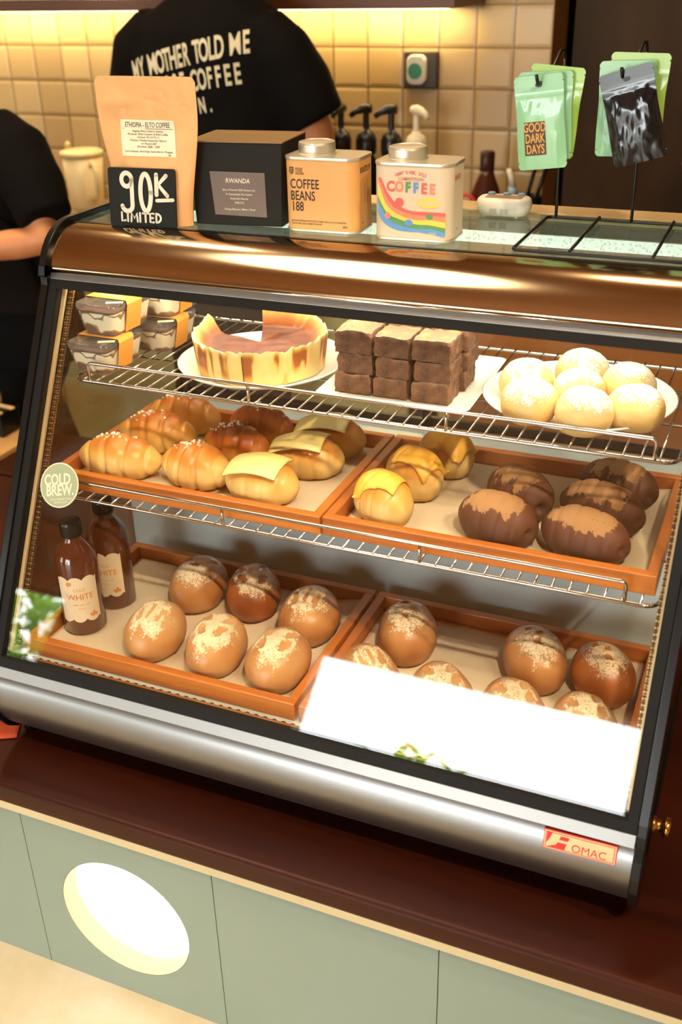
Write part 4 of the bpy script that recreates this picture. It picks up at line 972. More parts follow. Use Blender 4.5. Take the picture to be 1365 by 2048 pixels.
# kraft pouch of coffee
KRAFT = simple('kraft_pouch', srgb(226, 172, 112), 0.55, 0, 0.06, 10, 0.12, 30)
def kraft_bag():
    t = thing('coffee_pouch', 'tan stand-up pouch of coffee with white label behind the price sign', 'coffee pouch', (-0.7845, 1.2145, TG), 0.03)
    H = 0.184; n = 46; rows = 40
    def half(u, v, side):
        a = u*2-1; z = v*H
        wdt = 0.0735-0.0185*sst(0.80, 0.0, v)
        top = 0.006*(1-abs(a)**7) if v > 0.96 else 0
        cor = max(0, abs(a)-0.90)/0.10
        zz = z-(0.006*cor*cor if v > 0.97 else 0)
        fat = 0.017*(1-sst(0.02, 0.80, v)**0.8)*(1-a*a)**0.55+0.0005
        if v < 0.12: fat *= 1
        wr = 0.0026*nz(a*2.2, v*6, side, 1, 3)*(1-abs(a)**6)*sst(0.0, 0.2, v)+0.0018*nz(a*5, v*9, side, 1, 11)*(1-abs(a)**6)
        zip_ = 0.0022*(math.exp(-((v-0.865)/0.006)**2)+math.exp(-((v-0.830)/0.006)**2))*(1 if abs(a) < 0.93 else 0)
        return Vector((a*wdt, side*(fat+wr*(0.3 if v > 0.9 else 1)+zip_), zz+0.0005))
    m = MB(); m.smooth = True
    m.grid(n, rows, lambda u, v: half(u, v, -1)); m.grid(n, rows, lambda u, v: half(u, v, 1))
    m.add([half(k/n, 0, -1) for k in range(n+1)]+[half(k/n, 0, 1) for k in range(n+1)], [(k, k+1, n+2+k, n+1+k) for k in range(n)])
    o = m.obj('pouch', KRAFT, t)
    tree = BVHTree.FromPolygons([Vector(v) for v in m.v], m.f)
    def onbag(x, z, d):
        hit = tree.ray_cast(Vector((x, -0.2, z)), Vector((0, 1, 0))); return Vector((x, (hit[0].y if hit[0] else -0.01)-d, z))
    lxc, lzc, lw, lh = 0.000, 0.110, 0.080, 0.0445; ang = 0.035
    def lp(px, py, d): return onbag(lxc+px-0.03*py, lzc+py+ang*0, d)
    m = MB(); m.smooth = True; m.grid(20, 12, lambda u, v: lp((u-0.5)*lw, (v-0.5)*lh, 0.0007)); lb = m.obj('label', simple('white_label', srgb(240, 226, 196), 0.5, 0, 0.02), t)
    ls = [('ETHIOPIA - ELTO COFFEE', 0, 0.0160, 0.0088, 0.66, 0.006, 0.22, 'CENTER', 0)]
    for k, s_ in enumerate(('Region: Kerro Dawro, Sidama', 'Producer: Elton Dukamo & Ethel Coffee', 'Varietal: 74110/74112', 'Process: Washed Anaerobic Natural', '1st Natural 600', 'Elevation: 2000 - 2200')):
        ls.append((s_, 0, 0.0085-0.0038*k, 0.0038, 0.95, 0, 0.2, 'CENTER', 0))
    ls += [('Lemon Blossom, Red Grape, Sweet Berries, Pineapple', 0, -0.0163, 0.0036, 0.90, 0, 0.2, 'CENTER', 0), ('150g', 0.030, -0.0200, 0.0030, 0.9, 0, 0.2, 'CENTER', 0)]
    lettering(ls, lambda x, y: lp(x, y, 0.0011), [INK], lb)
    m = MB(); m.add([lp(x, y, 0.0011) for x, y in ((-0.037, 0.0112), (0.037, 0.0112), (0.037, 0.0118), (-0.037, 0.0118))], [(0, 1, 2, 3)]); m.obj('underline', INK, lb)
kraft_bag()
# price sign
t = thing('price_sign', 'small black price card reading 90K LIMITED in white paint', 'price sign', (-0.7925, 1.1905, TG), 0.08)
TL = Matrix.Rotation(-0.12, 4, 'X')
rr = rrect(0.0985, 0.0745, 0.004, 4, 0, 0.0373)
m = MB().prism([(x, z) for x, z in rr], 0.0, 0.003, 'y'); m.v = [tuple(TL @ Vector(p)) for p in m.v]; m.obj('card', simple('chalk_black', srgb(30, 32, 29), 0.6, **{'Specular IOR Level': 0.15}), t)
m = MB().box(-0.020, 0.020, -0.002, 0.0055, 0, 0.0022); m.obj('easel_foot', BLACKPL, t)
def sg(x, y): return TL @ Vector((x, -0.0006, y))
def stroke(mb, pts, wd):
    """painted brush stroke along a 2-D path"""
    P = [Vector(p) for p in pts]; L_, R_ = [], []
    for i, p in enumerate(P):
        d = (P[min(i+1, len(P)-1)]-P[max(i-1, 0)]).normalized(); nrm = Vector((-d.y, d.x))*wd/2
        L_.append(p+nrm); R_.append(p-nrm)
    cap = [P[0]+(Matrix.Rotation(a, 2) @ (R_[0]-P[0])) for a in []]
    n = len(P); mb.add([sg(q.x, q.y) for q in L_+R_], [(k, k+1, n+k+1, n+k) for k in range(n-1)])
    for c in (P[0], P[-1]): mb.add([sg(c.x+wd/2*math.cos(2*PI*k/10), c.y+wd/2*math.sin(2*PI*k/10)) for k in range(10)], [tuple(range(10))])
def ell(cx_, cy_, rx, ry, a0, a1, n=20): return [(cx_+rx*math.cos(a0+(a1-a0)*k/n), cy_+ry*math.sin(a0+(a1-a0)*k/n)) for k in range(n+1)]
m = MB()
stroke(m, ell(-0.0215, 0.0595, 0.0075, 0.0085, -0.1, 2*PI-0.1), 0.0060)
stroke(m, [(-0.0142, 0.060), (-0.0142, 0.031)]+ell(-0.0218, 0.027, 0.0076, 0.0075, -0.05, -PI+0.15, 10)[0:], 0.0060)
stroke(m, ell(0.0060, 0.0440, 0.0076, 0.0235, 0, 2*PI, 28), 0.0062)
stroke(m, [(0.0225, 0.067), (0.0220, 0.042)], 0.0058); stroke(m, [(0.0365, 0.066), (0.0250, 0.0545), (0.0375, 0.041)], 0.0056)
stroke(m, [(0.0220, 0.0345), (0.0455, 0.0360)], 0.0046)
fx = -0.0310
for ch, wd in (('L', 0.0080), ('I', 0.0042), ('M', 0.0125), ('I', 0.0042), ('T', 0.0092), ('E', 0.0082), ('D', 0.0095)):
    a, b, y0, y1 = fx, fx+wd-0.003, 0.0065, 0.0175
    for st in {'L': [[(a, y1), (a, y0), (b, y0+0.001)]], 'I': [[(a, y1), (a, y0)]], 'M': [[(a, y0), (a+0.001, y1), ((a+b)/2, y0+0.004), (b-0.001, y1), (b, y0)]], 'T': [[(a-0.001, y1), (b+0.001, y1)], [((a+b)/2, y1), ((a+b)/2, y0)]],
               'E': [[(b, y1), (a, y1), (a, y0), (b, y0)], [(a, (y0+y1)/2), (b-0.001, (y0+y1)/2)]], 'D': [[(a, y0), (a, y1)], [(a, y1)]+ell(a+0.0005, (y0+y1)/2, 0.0062, (y1-y0)/2, PI/2, -PI/2, 10)]}[ch]: stroke(m, st, 0.0029)
    fx += wd+0.0008
m.obj('lettering', WHITEPAINT, t)
# black coffee box
t = thing('coffee_box', 'black cardboard coffee box with grey RWANDA label and brown lid', 'coffee box', (-0.6780, 1.286, TG), 0.115)
bw_, bd_, bh_ = 0.1300, 0.100, 0.1045
BOXM = simple('black_card', srgb(34, 32, 28), 0.55, 0, 0.06, 12, **{'Specular IOR Level': 0.12}); LIDM = simple('brown_card', srgb(124, 98, 62), 0.5, 0, 0.06, 12)
m = MB(); tp = 0.004
vs_ = [(-bw_/2+tp, -bd_/2, 0), (bw_/2-tp, -bd_/2, 0), (bw_/2-tp, bd_/2, 0), (-bw_/2+tp, bd_/2, 0), (-bw_/2, -bd_/2, bh_), (bw_/2, -bd_/2, bh_), (bw_/2, bd_/2, bh_), (-bw_/2, bd_/2, bh_)]
m.add(vs_, [(0, 3, 2, 1), (4, 5, 6, 7), (0, 1, 5, 4), (1, 2, 6, 5), (2, 3, 7, 6), (3, 0, 4, 7)]); m.obj('carton', BOXM, t, bevel=0.0012)
m = MB().box(-bw_/2-0.0006, bw_/2+0.0006, -bd_/2-0.0006, bd_/2, bh_, bh_+0.0022); lid = m.obj('lid', LIDM, t, bevel=0.0008)
lettering([('THE COFFEE ROASTERY', 0.004, 0.022, 0.010, 0.95, 0.0, 0, 'CENTER', 0)], lambda x, y: Vector((x, y, bh_+0.0025)), [simple('gold_print', srgb(178, 148, 100), 0.5)], lid)
def bx(x, z): return Vector((x, -bd_/2-0.0007, z))
m = MB(); m.add([bx(-0.0350, 0.0860-0.0295), bx(0.0405, 0.0860-0.0310), bx(0.0405, 0.0120), bx(-0.0310, 0.0130)], [(0, 1, 2, 3)])
m.v = [tuple(bx(x, z)) for x, z in ((-0.0365, 0.0690), (0.0400, 0.0685), (0.0405, 0.0120), (-0.0325, 0.0135))]; lb = m.obj('label', simple('grey_label', srgb(104, 88, 78), 0.5, 0, 0.05, 30), t)
lettering([('RWANDA', 0.002, 0.0575, 0.0082, 0.92, 0.012, 0.12, 'CENTER', 0), ('Best of Rwanda 2025 Auction Lot', 0.003, 0.0460, 0.0036, 0.92, 0.004, 0, 'CENTER', 0), ('B. Nyamasheke Dry Station', 0.003, 0.0405, 0.0036, 0.92, 0.004, 0, 'CENTER', 0),
           ('Anaerobic Natural', 0.003, 0.0350, 0.0036, 0.92, 0.004, 0, 'CENTER', 0), ('RAB C15', 0.003, 0.0297, 0.0036, 0.92, 0.004, 0, 'CENTER', 0), ('Orange Blossom | Minor | Floral', 0.003, 0.0212, 0.0036, 0.92, 0.004, 0, 'CENTER', 0)], lambda x, y: bx(x, y)+Vector((0, -0.0003, 0)), [WHITEPAINT], lb)
# coffee tins
TINM = simple('tinplate', srgb(226, 218, 198), 0.34, 0.8, 0.04)
def tin(x, y, rz, label, body_mat):
    t = thing('coffee_tin', label, 'coffee tin', (x, y, TG), rz)
    W_, D_, H = 0.1000, 0.0680, 0.0915; rr_ = 0.016
    m = MB(); m.smooth = True; m.loft([[Vector((px, py, z)) for px, py in rrect(W_, D_, rr_, 8)] for z in (0.0025, H*0.5, H-0.0025)], cap=False); m.obj('body', body_mat, t)
    def rimring(z0, z1):
        m = MB(); m.smooth = True
        m.loft([[Vector((px, py, z)) for px, py in rrect(W_+g, D_+g, rr_+g/2, 8)] for z, g in ((z0, -0.006), (z0, 0.0014), ((z0+z1)/2, 0.0026), (z1, 0.0014), (z1, -0.003))], cap=False); return m
    rimring(0, 0.003).obj('bottom_rim', TINM, t, angle=0.9)
    m = rimring(H-0.003, H+0.0008); m.obj('top_rim', TINM, t, angle=0.9)
    m = MB(); m.loft([[Vector((px, py, z)) for px, py in rrect(W_-g, D_-g, rr_-g/2, 8)] for z, g in ((H+0.0006, 0.003), (H-0.0030, 0.0045))]); m.obj('top_panel', TINM, t, smooth=True, angle=0.7)
    m = MB(); m.smooth = True; c = Matrix.Translation((-0.0175, 0.004, 0))
    prof = [(0.0265, H-0.003), (0.0255, H+0.001), (0.0236, H+0.002)]+[(0.0236+(0.0006 if k % 2 else 0), H+0.003+k*0.0016) for k in range(7)]+[(0.0232, H+0.0145), (0.0215, H+0.0152), (0.0205, H+0.0143), (0, H+0.0143)]
    m.lathe(prof, 48, c); m.obj('screw_cap', TINM, t, angle=0.8)
    return t, W_, D_, H
TIN1 = simple('kraft_tin_wrap', srgb(216, 160, 94), 0.5, 0, 0.04, 8); TIN2 = simple('cream_tin_wrap', srgb(208, 190, 162), 0.5, 0, 0.02, 8)
t, W_, D_, H = tin(-0.5520, 1.265, 0.02, 'kraft brown coffee tin reading COFFEE BEANS 188 with metal cap', TIN1)
fr1 = lambda x, y: Vector((x, -D_/2-0.0004, y)); sd1 = lambda x, y: Vector((W_/2+0.0004, x, y))
lettering([('COFFEE', -0.0400, 0.0590, 0.0165, 0.70, 0.012, 0, 'LEFT', 0), ('BEANS', -0.0400, 0.0445, 0.0165, 0.70, 0.012, 0, 'LEFT', 0), ('188', -0.0392, 0.0310, 0.0165, 0.70, 0.012, 0, 'LEFT', 0),
           ('BOGUN', -0.0320, 0.0780, 0.0034, 0.8, 0.01, 0, 'LEFT', 0), ('COFFEE', -0.0320, 0.0750, 0.0034, 0.8, 0.01, 0, 'LEFT', 0), ('ROASTER', -0.0320, 0.0720, 0.0034, 0.8, 0.01, 0, 'LEFT', 0),
           ('BLENDED ESPRESSO FOR PEOPLE & MATCHA IN A CITY ROASTERY', -0.0400, 0.0135, 0.0030, 0.85, 0.006, 0, 'LEFT', 0), ("GARY'S WBC 2025 COMPETITION SET", -0.0400, 0.0100, 0.0030, 0.85, 0.006, 0, 'LEFT', 0), ('200G', 0.0345, 0.0085, 0.0036, 0.85, 0.01, 0, 'CENTER', 0)], fr1, [INK], t)
lettering([('ROASTED BY', -0.0200, 0.0760, 0.0100, 0.62, 0.010, 0, 'LEFT', 0), ('ORIGIN PROCESS TASTE', 0.006, 0.0470, 0.0035, 0.8, 0, 0, 'CENTER', 0, PI/2), ('ALTITUDE VARIETY', -0.004, 0.0470, 0.0035, 0.8, 0, 0, 'CENTER', 0, PI/2), ('ROASTERY', -0.012, 0.0110, 0.0028, 0.8, 0, 0, 'CENTER', 0)], sd1, [INK], t, 'side_lettering')
m = MB()   # small shield beside the roaster's name
m.add([fr1(x, y) for x, y in ((-0.0405, 0.0800), (-0.0345, 0.0800), (-0.0345, 0.0735), (-0.0375, 0.0708), (-0.0405, 0.0735))], [(0, 1, 2, 3, 4)]); sh_ = m.obj('shield_logo', INK, t)
m = MB()
for k in range(3): m.add([fr1(x, y)+Vector((0, -0.0002, 0)) for x, y in ((-0.0398, 0.0785-0.0022*k), (-0.0352, 0.0785-0.0022*k), (-0.0352, 0.0778-0.0022*k), (-0.0398, 0.0778-0.0022*k))], [(0, 1, 2, 3)])
m.obj('logo_lines', TIN1, sh_)
t, W_, D_, H = tin(-0.4260, 1.257, 0.02, 'cream coffee tin with rainbow print and coloured COFFEE lettering', TIN2)
fr2 = lambda x, y, d=0.0004: Vector((x, -D_/2-d, y))
CR_ = simple('print_red', srgb(206, 92, 80), 0.5); CO = simple('print_orange', srgb(234, 132, 96), 0.5); CYL = simple('print_yellow', srgb(244, 200, 72), 0.5); CG = simple('print_green', srgb(84, 142, 78), 0.5); CB = simple('print_blue', srgb(92, 142, 200), 0.5)
lettering([('C', -0.0265, 0.0640, 0.0165, 0.9, 0.045, 0, 'CENTER', 0), ('O', -0.0155, 0.0640, 0.0165, 0.86, 0.045, 0, 'CENTER', 1), ('F', -0.0045, 0.0637, 0.0165, 0.9, 0.045, 0, 'CENTER', 2), ('F', 0.0055, 0.0634, 0.0165, 0.9, 0.045, 0, 'CENTER', 3), ('E', 0.0160, 0.0631, 0.0165, 0.9, 0.045, 0, 'CENTER', 0), ('E', 0.0265, 0.0628, 0.0165, 0.9, 0.045, 0, 'CENTER', 1),
           ('COMPETITION', -0.0008, 0.0738, 0.0052, 0.95, 0.01, 0, 'CENTER', 0)]+[(ch, -0.0008+0.0185*((k-7)/7.0), 0.0815-0.0032*((k-7)/7.0)**2, 0.0056, 0.95, 0.01, 0, 'CENTER', 0, -0.22*((k-7)/7.0)) for k, ch in enumerate("GARY'S WBC 2025")]+
          [('150G', 0.0270, 0.0098, 0.0046, 1.0, 0.03, 0, 'CENTER', 4)], lambda x, y: fr2(x, y, 0.0007), [CR_, CO, CG, CB, TIN2], t)
lettering([('ROASTED', -0.0200, 0.0740, 0.0090, 0.62, 0.010, 0, 'LEFT', 0), ('BEST BEFORE', -0.006, 0.0120, 0.0024, 0.8, 0, 0, 'CENTER', 1)], lambda x, y: Vector((W_/2+0.0004, x, y)), [CR_, INK], t, 'side_lettering')
XS = [505, 535, 570, 600, 650, 700, 750, 800, 850, 900, 1000, 1080, 1155]
BND = [[350, 352, 430, 492, 560, 600, 632, 648, 655, 657, 655, 655, 657], [356, 410, 500, 562, 622, 648, 668, 680, 688, 692, 691, 691, 692], [395, 480, 580, 622, 668, 694, 714, 728, 738, 738, 731, 737, 748],
       [520, 590, 655, 690, 720, 735, 752, 766, 778, 782, 780, 790, 802], [580, 640, 705, 737, 775, 794, 806, 815, 825, 828, 818, 830, 850], [690, 745, 790, 812, 836, 850, 856, 858, 858, 856, 866, 882, 888]]
tx_ = lambda px: (px-485)/(1165-485)*0.0905-0.0455; tz_ = lambda py: (930-py)/(930-222)*0.0880+0.002
from_px = lambda px, py, d: fr2(tx_(px), tz_(py), d)
for k, mt in enumerate((CR_, CO, CYL, CG, CB)):
    m = MB(); n = len(XS)
    m.add([from_px(XS[i], BND[k][i], 0.0004) for i in range(n)]+[from_px(XS[i], BND[k+1][i], 0.0004) for i in range(n)], [(i, i+1, n+i+1, n+i) for i in range(n-1)]); m.obj('rainbow_band', mt, t)
for px, py, rx, ry, mt in ((712, 577, 43, 44, CR_), (598, 708, 30, 32, CO), (803, 770, 40, 32, CB), (1004, 702, 34, 28, CG), (990, 570, 112, 52, CYL)):
    m = MB(); m.add([from_px(px+rx*math.cos(2*PI*k/24), py+ry*math.sin(2*PI*k/24), 0.0006) for k in range(24)], [tuple(range(24))]); o = m.obj('printed_dot' if rx < 100 else 'printed_oval', mt, t)
    if rx > 100:
        m = MB(); m.add([from_px(px+sx*82, py+sy_*17, 0.0008) for sx, sy_ in ((-1, -1), (1, -1), (1, 1), (-1, 1))], [(0, 1, 2, 3)]); m.obj('oval_centre', TIN2, o)
        lettering([('ROASTED', tx_(px), tz_(py), 0.0036, 0.9, 0.01, 0, 'CENTER', 0)], lambda x, y: fr2(x, y, 0.0009), [CYL], o)
# small white counter device
t = thing('counter_timer', 'small white rounded electronic gadget with blue buttons on the glass top', 'timer', (-0.3545, 1.400, TG), 0.03)
m = MB(); m.smooth = True
m.loft([[Vector((px, py, z)) for px, py in rrect(0.074-g, 0.046-g, 0.020-g/2, 8)] for z, g in ((0.0020, 0.012), (0.0030, 0.008), (0.010, 0.002), (0.017, 0.0), (0.022, 0.003), (0.0245, 0.009))]); m.obj('housing', WHITEPL, t, angle=0.9)
m = MB().box(-0.025, 0.025, -0.012, 0.010, 0.0235, 0.0250); m.obj('screen', simple('dim_screen', srgb(150, 128, 92), 0.3), t, bevel=0.001)
BLUEB = simple('blue_button', srgb(120, 158, 190), 0.4)
for x in (-0.021, 0.0, 0.020): m = MB(); m.smooth = True; m.lathe([(0.0055, 0.0240), (0.0055, 0.0262), (0.0045, 0.0270), (0, 0.0272)], 20, Matrix.Translation((x, 0.016, 0))); m.obj('button', BLUEB, t)
for x in (-0.010, 0.004): m = MB().box(x-0.0045, x+0.0045, -0.0232, -0.0195, 0.0055, 0.0125); m.obj('port', simple('grey_port', srgb(170, 168, 158), 0.4), t)
for x in (-0.024, 0.020): m = MB(); m.lathe([(0, 0), (0.003, 0), (0.003, 0.003), (0, 0.003)], 12, Matrix.Translation((x, -0.012, 0))); m.obj('rubber_foot', WHITEPL, t)
# black wire rack with hooks
rk = thing('hook_rack', 'black wire display rack with upright hook posts on the glass top', 'display rack', (-0.14, 1.30, TG))
def rp(x, y, z): return (x+0.14, y-1.30, z-TG)
xa, xb, ya, yb = -0.294, -0.056, 1.208, 1.398; zr = TG+0.0025
m = MB(); m.smooth = True; m.tube([rp(x, y, zr) for x, y in rrect(xb-xa, yb-ya, 0.008, 4, (xa+xb)/2, (ya+yb)/2)], 0.0022, 8, closed=True); m.obj('base_frame', BLACKMETAL, rk)
for x in (-0.226, -0.132): m = MB(); m.smooth = True; m.tube([rp(x, ya, zr+0.003), rp(x, yb, zr+0.003)], 0.0021, 8); m.obj('cross_wire', BLACKMETAL, rk)
HOOKS = []
for x in (-0.283, -0.185, -0.087):
    zt_ = K-(0.106 if x < -0.2 else 0.097); m = MB(); m.smooth = True
    pts = [rp(x, yb-0.001, zr)]+[rp(x-0.003*k/6, yb-0.001, zr+(zt_-zr)*k/6) for k in range(1, 7)]
    m.tube(pts, 0.0021, 8); po = m.obj('post', BLACKMETAL, rk)
    hk = MB(); hk.smooth = True
    hk.tube([rp(x-0.003, yb-0.001, zt_), rp(x-0.004, yb-0.006, zt_+0.010), rp(x-0.006, yb-0.016, zt_+0.010), rp(x-0.010, yb-0.030, zt_-0.006), rp(x-0.014, yb-0.062, zt_-0.020), rp(x-0.016, yb-0.086, zt_-0.022), rp(x-0.017, yb-0.092, zt_-0.012)], 0.0021, 8); hk.obj('hook', BLACKMETAL, po)
    HOOKS.append((x-0.015, yb-0.070, zt_-0.021))
# foil sachets hanging on the hooks
MINT = NT('mint_foil'); MINT.set(srgb(132, 186, 142), 0.32); MINT.b.inputs['Coat Weight'].default_value = 0.5; MINT = MINT.m
LIME = NT('lime_foil'); LIME.set(srgb(150, 190, 84), 0.32); LIME.b.inputs['Coat Weight'].default_value = 0.5; LIME = LIME.m
BLACKFOIL = NT('black_foil'); BLACKFOIL.set(srgb(10, 11, 18), 0.16); BLACKFOIL.b.inputs['Coat Weight'].default_value = 0.3; BLACKFOIL.b.inputs['Coat Roughness'].default_value = 0.08; BLACKFOIL = BLACKFOIL.m
def sachet(x, y, z, rot, W_, H, mat, seed, label, grp, fat=0.007, crumple=0.0012, swing=0.0):
    """hangs from its punched hole at the local origin"""
    t = thing('drip_sachet', label, 'sachet', (x, y, z), 0, grp); t.rotation_euler = (swing, rot, 0.0)
    n, rows = 34, 44; hole = 0.011
    def pt(u, v, sd):
        a = u*2-1; q = 1-v
        e = (1-abs(a)**3.0)*(1-abs(2*q-1.12)**4 if abs(2*q-1.12) < 1 else 0)*(1 if q > 0.18 else 0.0)
        e *= sst(0.20, 0.45, q)
        wv = crumple*(nz(a*2.5, q*4, sd*2, 1, seed)+0.8*abs(nz(a*4, q*5, sd, 1, seed+4)))*sst(0.16, 0.3, q)*(1-abs(a)**8)
        ww = W_/2*(1-0.035*math.exp(-((q-0.42)/0.22)**2))
        zt = hole-q*H
        if q < 0.05 or q > 0.95:
            c = max(0, abs(a)-0.88)/0.12; ww *= 1; zt += (-0.004 if q < 0.05 else 0.004)*c*c
        zz = 0.0007*(math.exp(-((q-0.17)/0.008)**2)+math.exp(-((q-0.205)/0.008)**2))
        return Vector((a*ww, sd*(0.0004+fat*e*0.5+wv+zz), zt))
    m = MB(); m.smooth = True; m.grid(n, rows, lambda u, v: pt(u, v, -1)); m.grid(n, rows, lambda u, v: pt(u, v, 1)); b = m.obj('foil_bag', mat, t)
    m = MB(); m.smooth = True; m.add([Vector((0.0042*math.cos(2*PI*k/20), -0.0012, 0.0026*math.sin(2*PI*k/20))) for k in range(20)]+[Vector((0.0042*math.cos(2*PI*k/20), 0.0012, 0.0026*math.sin(2*PI*k/20))) for k in range(20)], [tuple(range(20))]+[tuple(range(39, 19, -1))]); m.obj('hang_hole', BLACKPL, t)
    return t, pt
h0, h1, h2 = HOOKS
sachet(h0[0]+0.016, h0[1]+0.012, h0[2]+0.006, 0.08, 0.066, 0.104, LIME, 1.0, 'lime green sachet at the back of the left hook', 'sachets on the left hook')
sachet(h0[0]+0.004, h0[1]+0.004, h0[2]+0.0, -0.05, 0.066, 0.100, MINT, 2.0, 'mint green sachet in the middle of the left hook', 'sachets on the left hook')
t, pt = sachet(h0[0]-0.002, h0[1]-0.006, h0[2]-0.003, -0.12, 0.060, 0.108, MINT, 3.0, 'front mint sachet printed GOOD DARK DAYS', 'sachets on the left hook', 0.005, 0.0006)
GOLD = simple('gold_lettering', srgb(206, 146, 54), 0.4); DKB = simple('dark_print_block', srgb(70, 50, 24), 0.5)
def sp3(x, y, d=0.0006):
    u = (x/0.060)+0.5; q = (0.011-y)/0.108; p = pt(u, 1-q, -1); return Vector((p.x, p.y-d, p.z))
m = MB(); m.grid(8, 8, lambda u, v: sp3(-0.0205+0.0265*u, -0.0800+0.0390*v, 0.0005)); lb = m.obj('print_block', DKB, t)
lettering([('GOOD', -0.0072, -0.0478, 0.0148, 0.62, 0.02, 0, 'CENTER', 0), ('DARK', -0.0072, -0.0605, 0.0148, 0.62, 0.02, 0, 'CENTER', 0), ('DAYS', -0.0072, -0.0732, 0.0148, 0.62, 0.02, 0, 'CENTER', 0)], lambda x, y: sp3(x, y, 0.0009), [GOLD], lb)
sachet(h1[0]+0.014, h1[1]+0.010, h1[2]+0.012, 0.02, 0.068, 0.106, LIME, 4.0, 'lime green sachet behind the black one', 'sachets on the middle hook')
sachet(h1[0]+0.002, h1[1]+0.003, h1[2]+0.004, -0.03, 0.066, 0.106, MINT, 5.0, 'mint sachet between the black sachet and the lime one', 'sachets on the middle hook')
sachet(h1[0]+0.004, h1[1]-0.016, h1[2]-0.003, -0.28, 0.062, 0.105, BLACKFOIL, 6.0, 'shiny black foil sachet hanging tilted in front', 'sachets on the middle hook', 0.010, 0.0020)
sachet(h2[0]+0.006, h2[1]-0.004, h2[2]-0.004, -0.05, 0.066, 0.106, MINT, 7.0, 'mint sachet cut off by the right picture edge', 'sachets on the right hook')

# ================================================================== behind the counter
BT = K-0.62
bc = thing('back_counter', 'low back counter with khaki doors under the tiled wall', 'counter', (-1.2, 2.6, 0))
KHAKI = simple('khaki_door', srgb(176, 166, 112), 0.5, 0, 0.05, 4); STONE = simple('worktop', srgb(150, 128, 96), 0.4, 0, 0.1, 8)
m = MB().box(-2.3, 0.68, -0.17, 0.148, BT-0.03, BT); m.obj('worktop', STONE, bc, bevel=0.003)
m = MB().box(-2.3, 0.66, -0.12, 0.148, 0, BT-0.03); m.obj('cabinet_body', simple('cabinet_dark', srgb(34, 30, 26), 0.7), bc)
for xa, xb in ((-2.30, -1.80), (-1.79, -1.29), (-1.28, -0.80), (-0.79, -0.21), (-0.20, 0.338), (0.425, 0.66)):
    m = MB().box(xa, xb, -0.14, -0.12, 0.05, BT-0.035); m.obj('cabinet_door', KHAKI, bc, bevel=0.002)
cb = thing('low_cabinet', 'orange-brown wooden cabinet behind the right end of the display case', 'cabinet', (-0.05, 2.16, 0))
OBW = wood('orange_wood', srgb(150, 88, 38), srgb(186, 120, 58), 0.4, 5, 'x', 0.2)
m = MB().box(-0.55, 0.80, -0.18, 0.18, 0, K-0.52); m.obj('body', OBW, cb, bevel=0.004)
for xa, xb in ((-0.53, 0.12), (0.14, 0.78)): m = MB().box(xa, xb, -0.196, -0.181, 0.06, K-0.55); d_ = m.obj('door', OBW, cb, bevel=0.003); m = MB(); m.tube([(xb-0.05, -0.215, 0.5), (xb-0.05, -0.215, 0.65)], 0.006, 8); m.obj('handle', BLACKMETAL, d_, smooth=True)
# things at the far left, behind the case
sc_ = thing('side_counter', 'dark side counter behind the case at the far left', 'counter', (-2.0, 1.745, 0))
m = MB().box(-0.6, 0.70, -0.118, 0.118, CT-0.034, CT); m.obj('worktop', COUNTERWOOD, sc_, bevel=0.003)
m = MB().box(-0.58, 0.68, -0.10, 0.11, 0, CT-0.034); m.obj('cabinet', simple('side_cabinet', srgb(30, 25, 21), 0.7), sc_)
o = MB().prism(rrect(0.30, 0.19, 0.015, 4, 0, 0), 0, 0.014, 'z').obj('cutting_board', simple('pale_wood', srgb(206, 162, 100), 0.5, 0, 0.1, 20), bevel=0.002); o.location = (-1.72, 1.742, CT); tag(o, 'pale wooden board on the side counter behind the case', 'cutting board')
o = MB().box(-0.075, 0.075, -0.035, 0.035, 0, 0.060).obj('black_box', BLACKPL, bevel=0.004); o.location = (-1.700, 1.795, CT+0.0142); tag(o, 'small black box standing on the pale wooden board', 'box')
for dx_, dy_, rz_, lb in ((0.0, 0.012, -0.10, 'pale wooden stick on the black box, rear one'), (-0.004, -0.014, -0.24, 'pale wooden stick on the black box, front one')):
    o = MB().box(-0.085, 0.085, -0.006, 0.006, 0, 0.005).obj('wooden_stick', simple('stick_wood', srgb(226, 186, 128), 0.5), bevel=0.001); o.location = (-1.700+dx_, 1.795+dy_, CT+0.0744); o.rotation_euler = (0, 0, rz_); tag(o, lb, 'stick')
def patch(a, b):  # low patch standing in for a blurred orange shape on the countertop
    x, y = (a-0.5)*0.16, (b-0.5)*0.10
    return Vector((x, y, 0.004+0.010*sst(0.5, 0.1, abs(b-0.5))*sst(0.5, 0.2, abs(a-0.5))*(1+0.8*nz(x, y, 0, 22, 3))))
m = MB(); m.smooth = True; m.grid(28, 20, patch); o = m.obj('orange_patch', simple('rust_orange', srgb(176, 66, 26), 0.8, 0, 0.15, 30)); sm_ = o.modifiers.new('thickness', 'SOLIDIFY'); sm_.thickness = 0.003
o.location = (-1.005, 0.905, CT+0.0005); o.rotation_euler = (0, 0, 0.5); tag(o, 'rust orange stand-in cloth on the counter beside the case corner', 'patch')
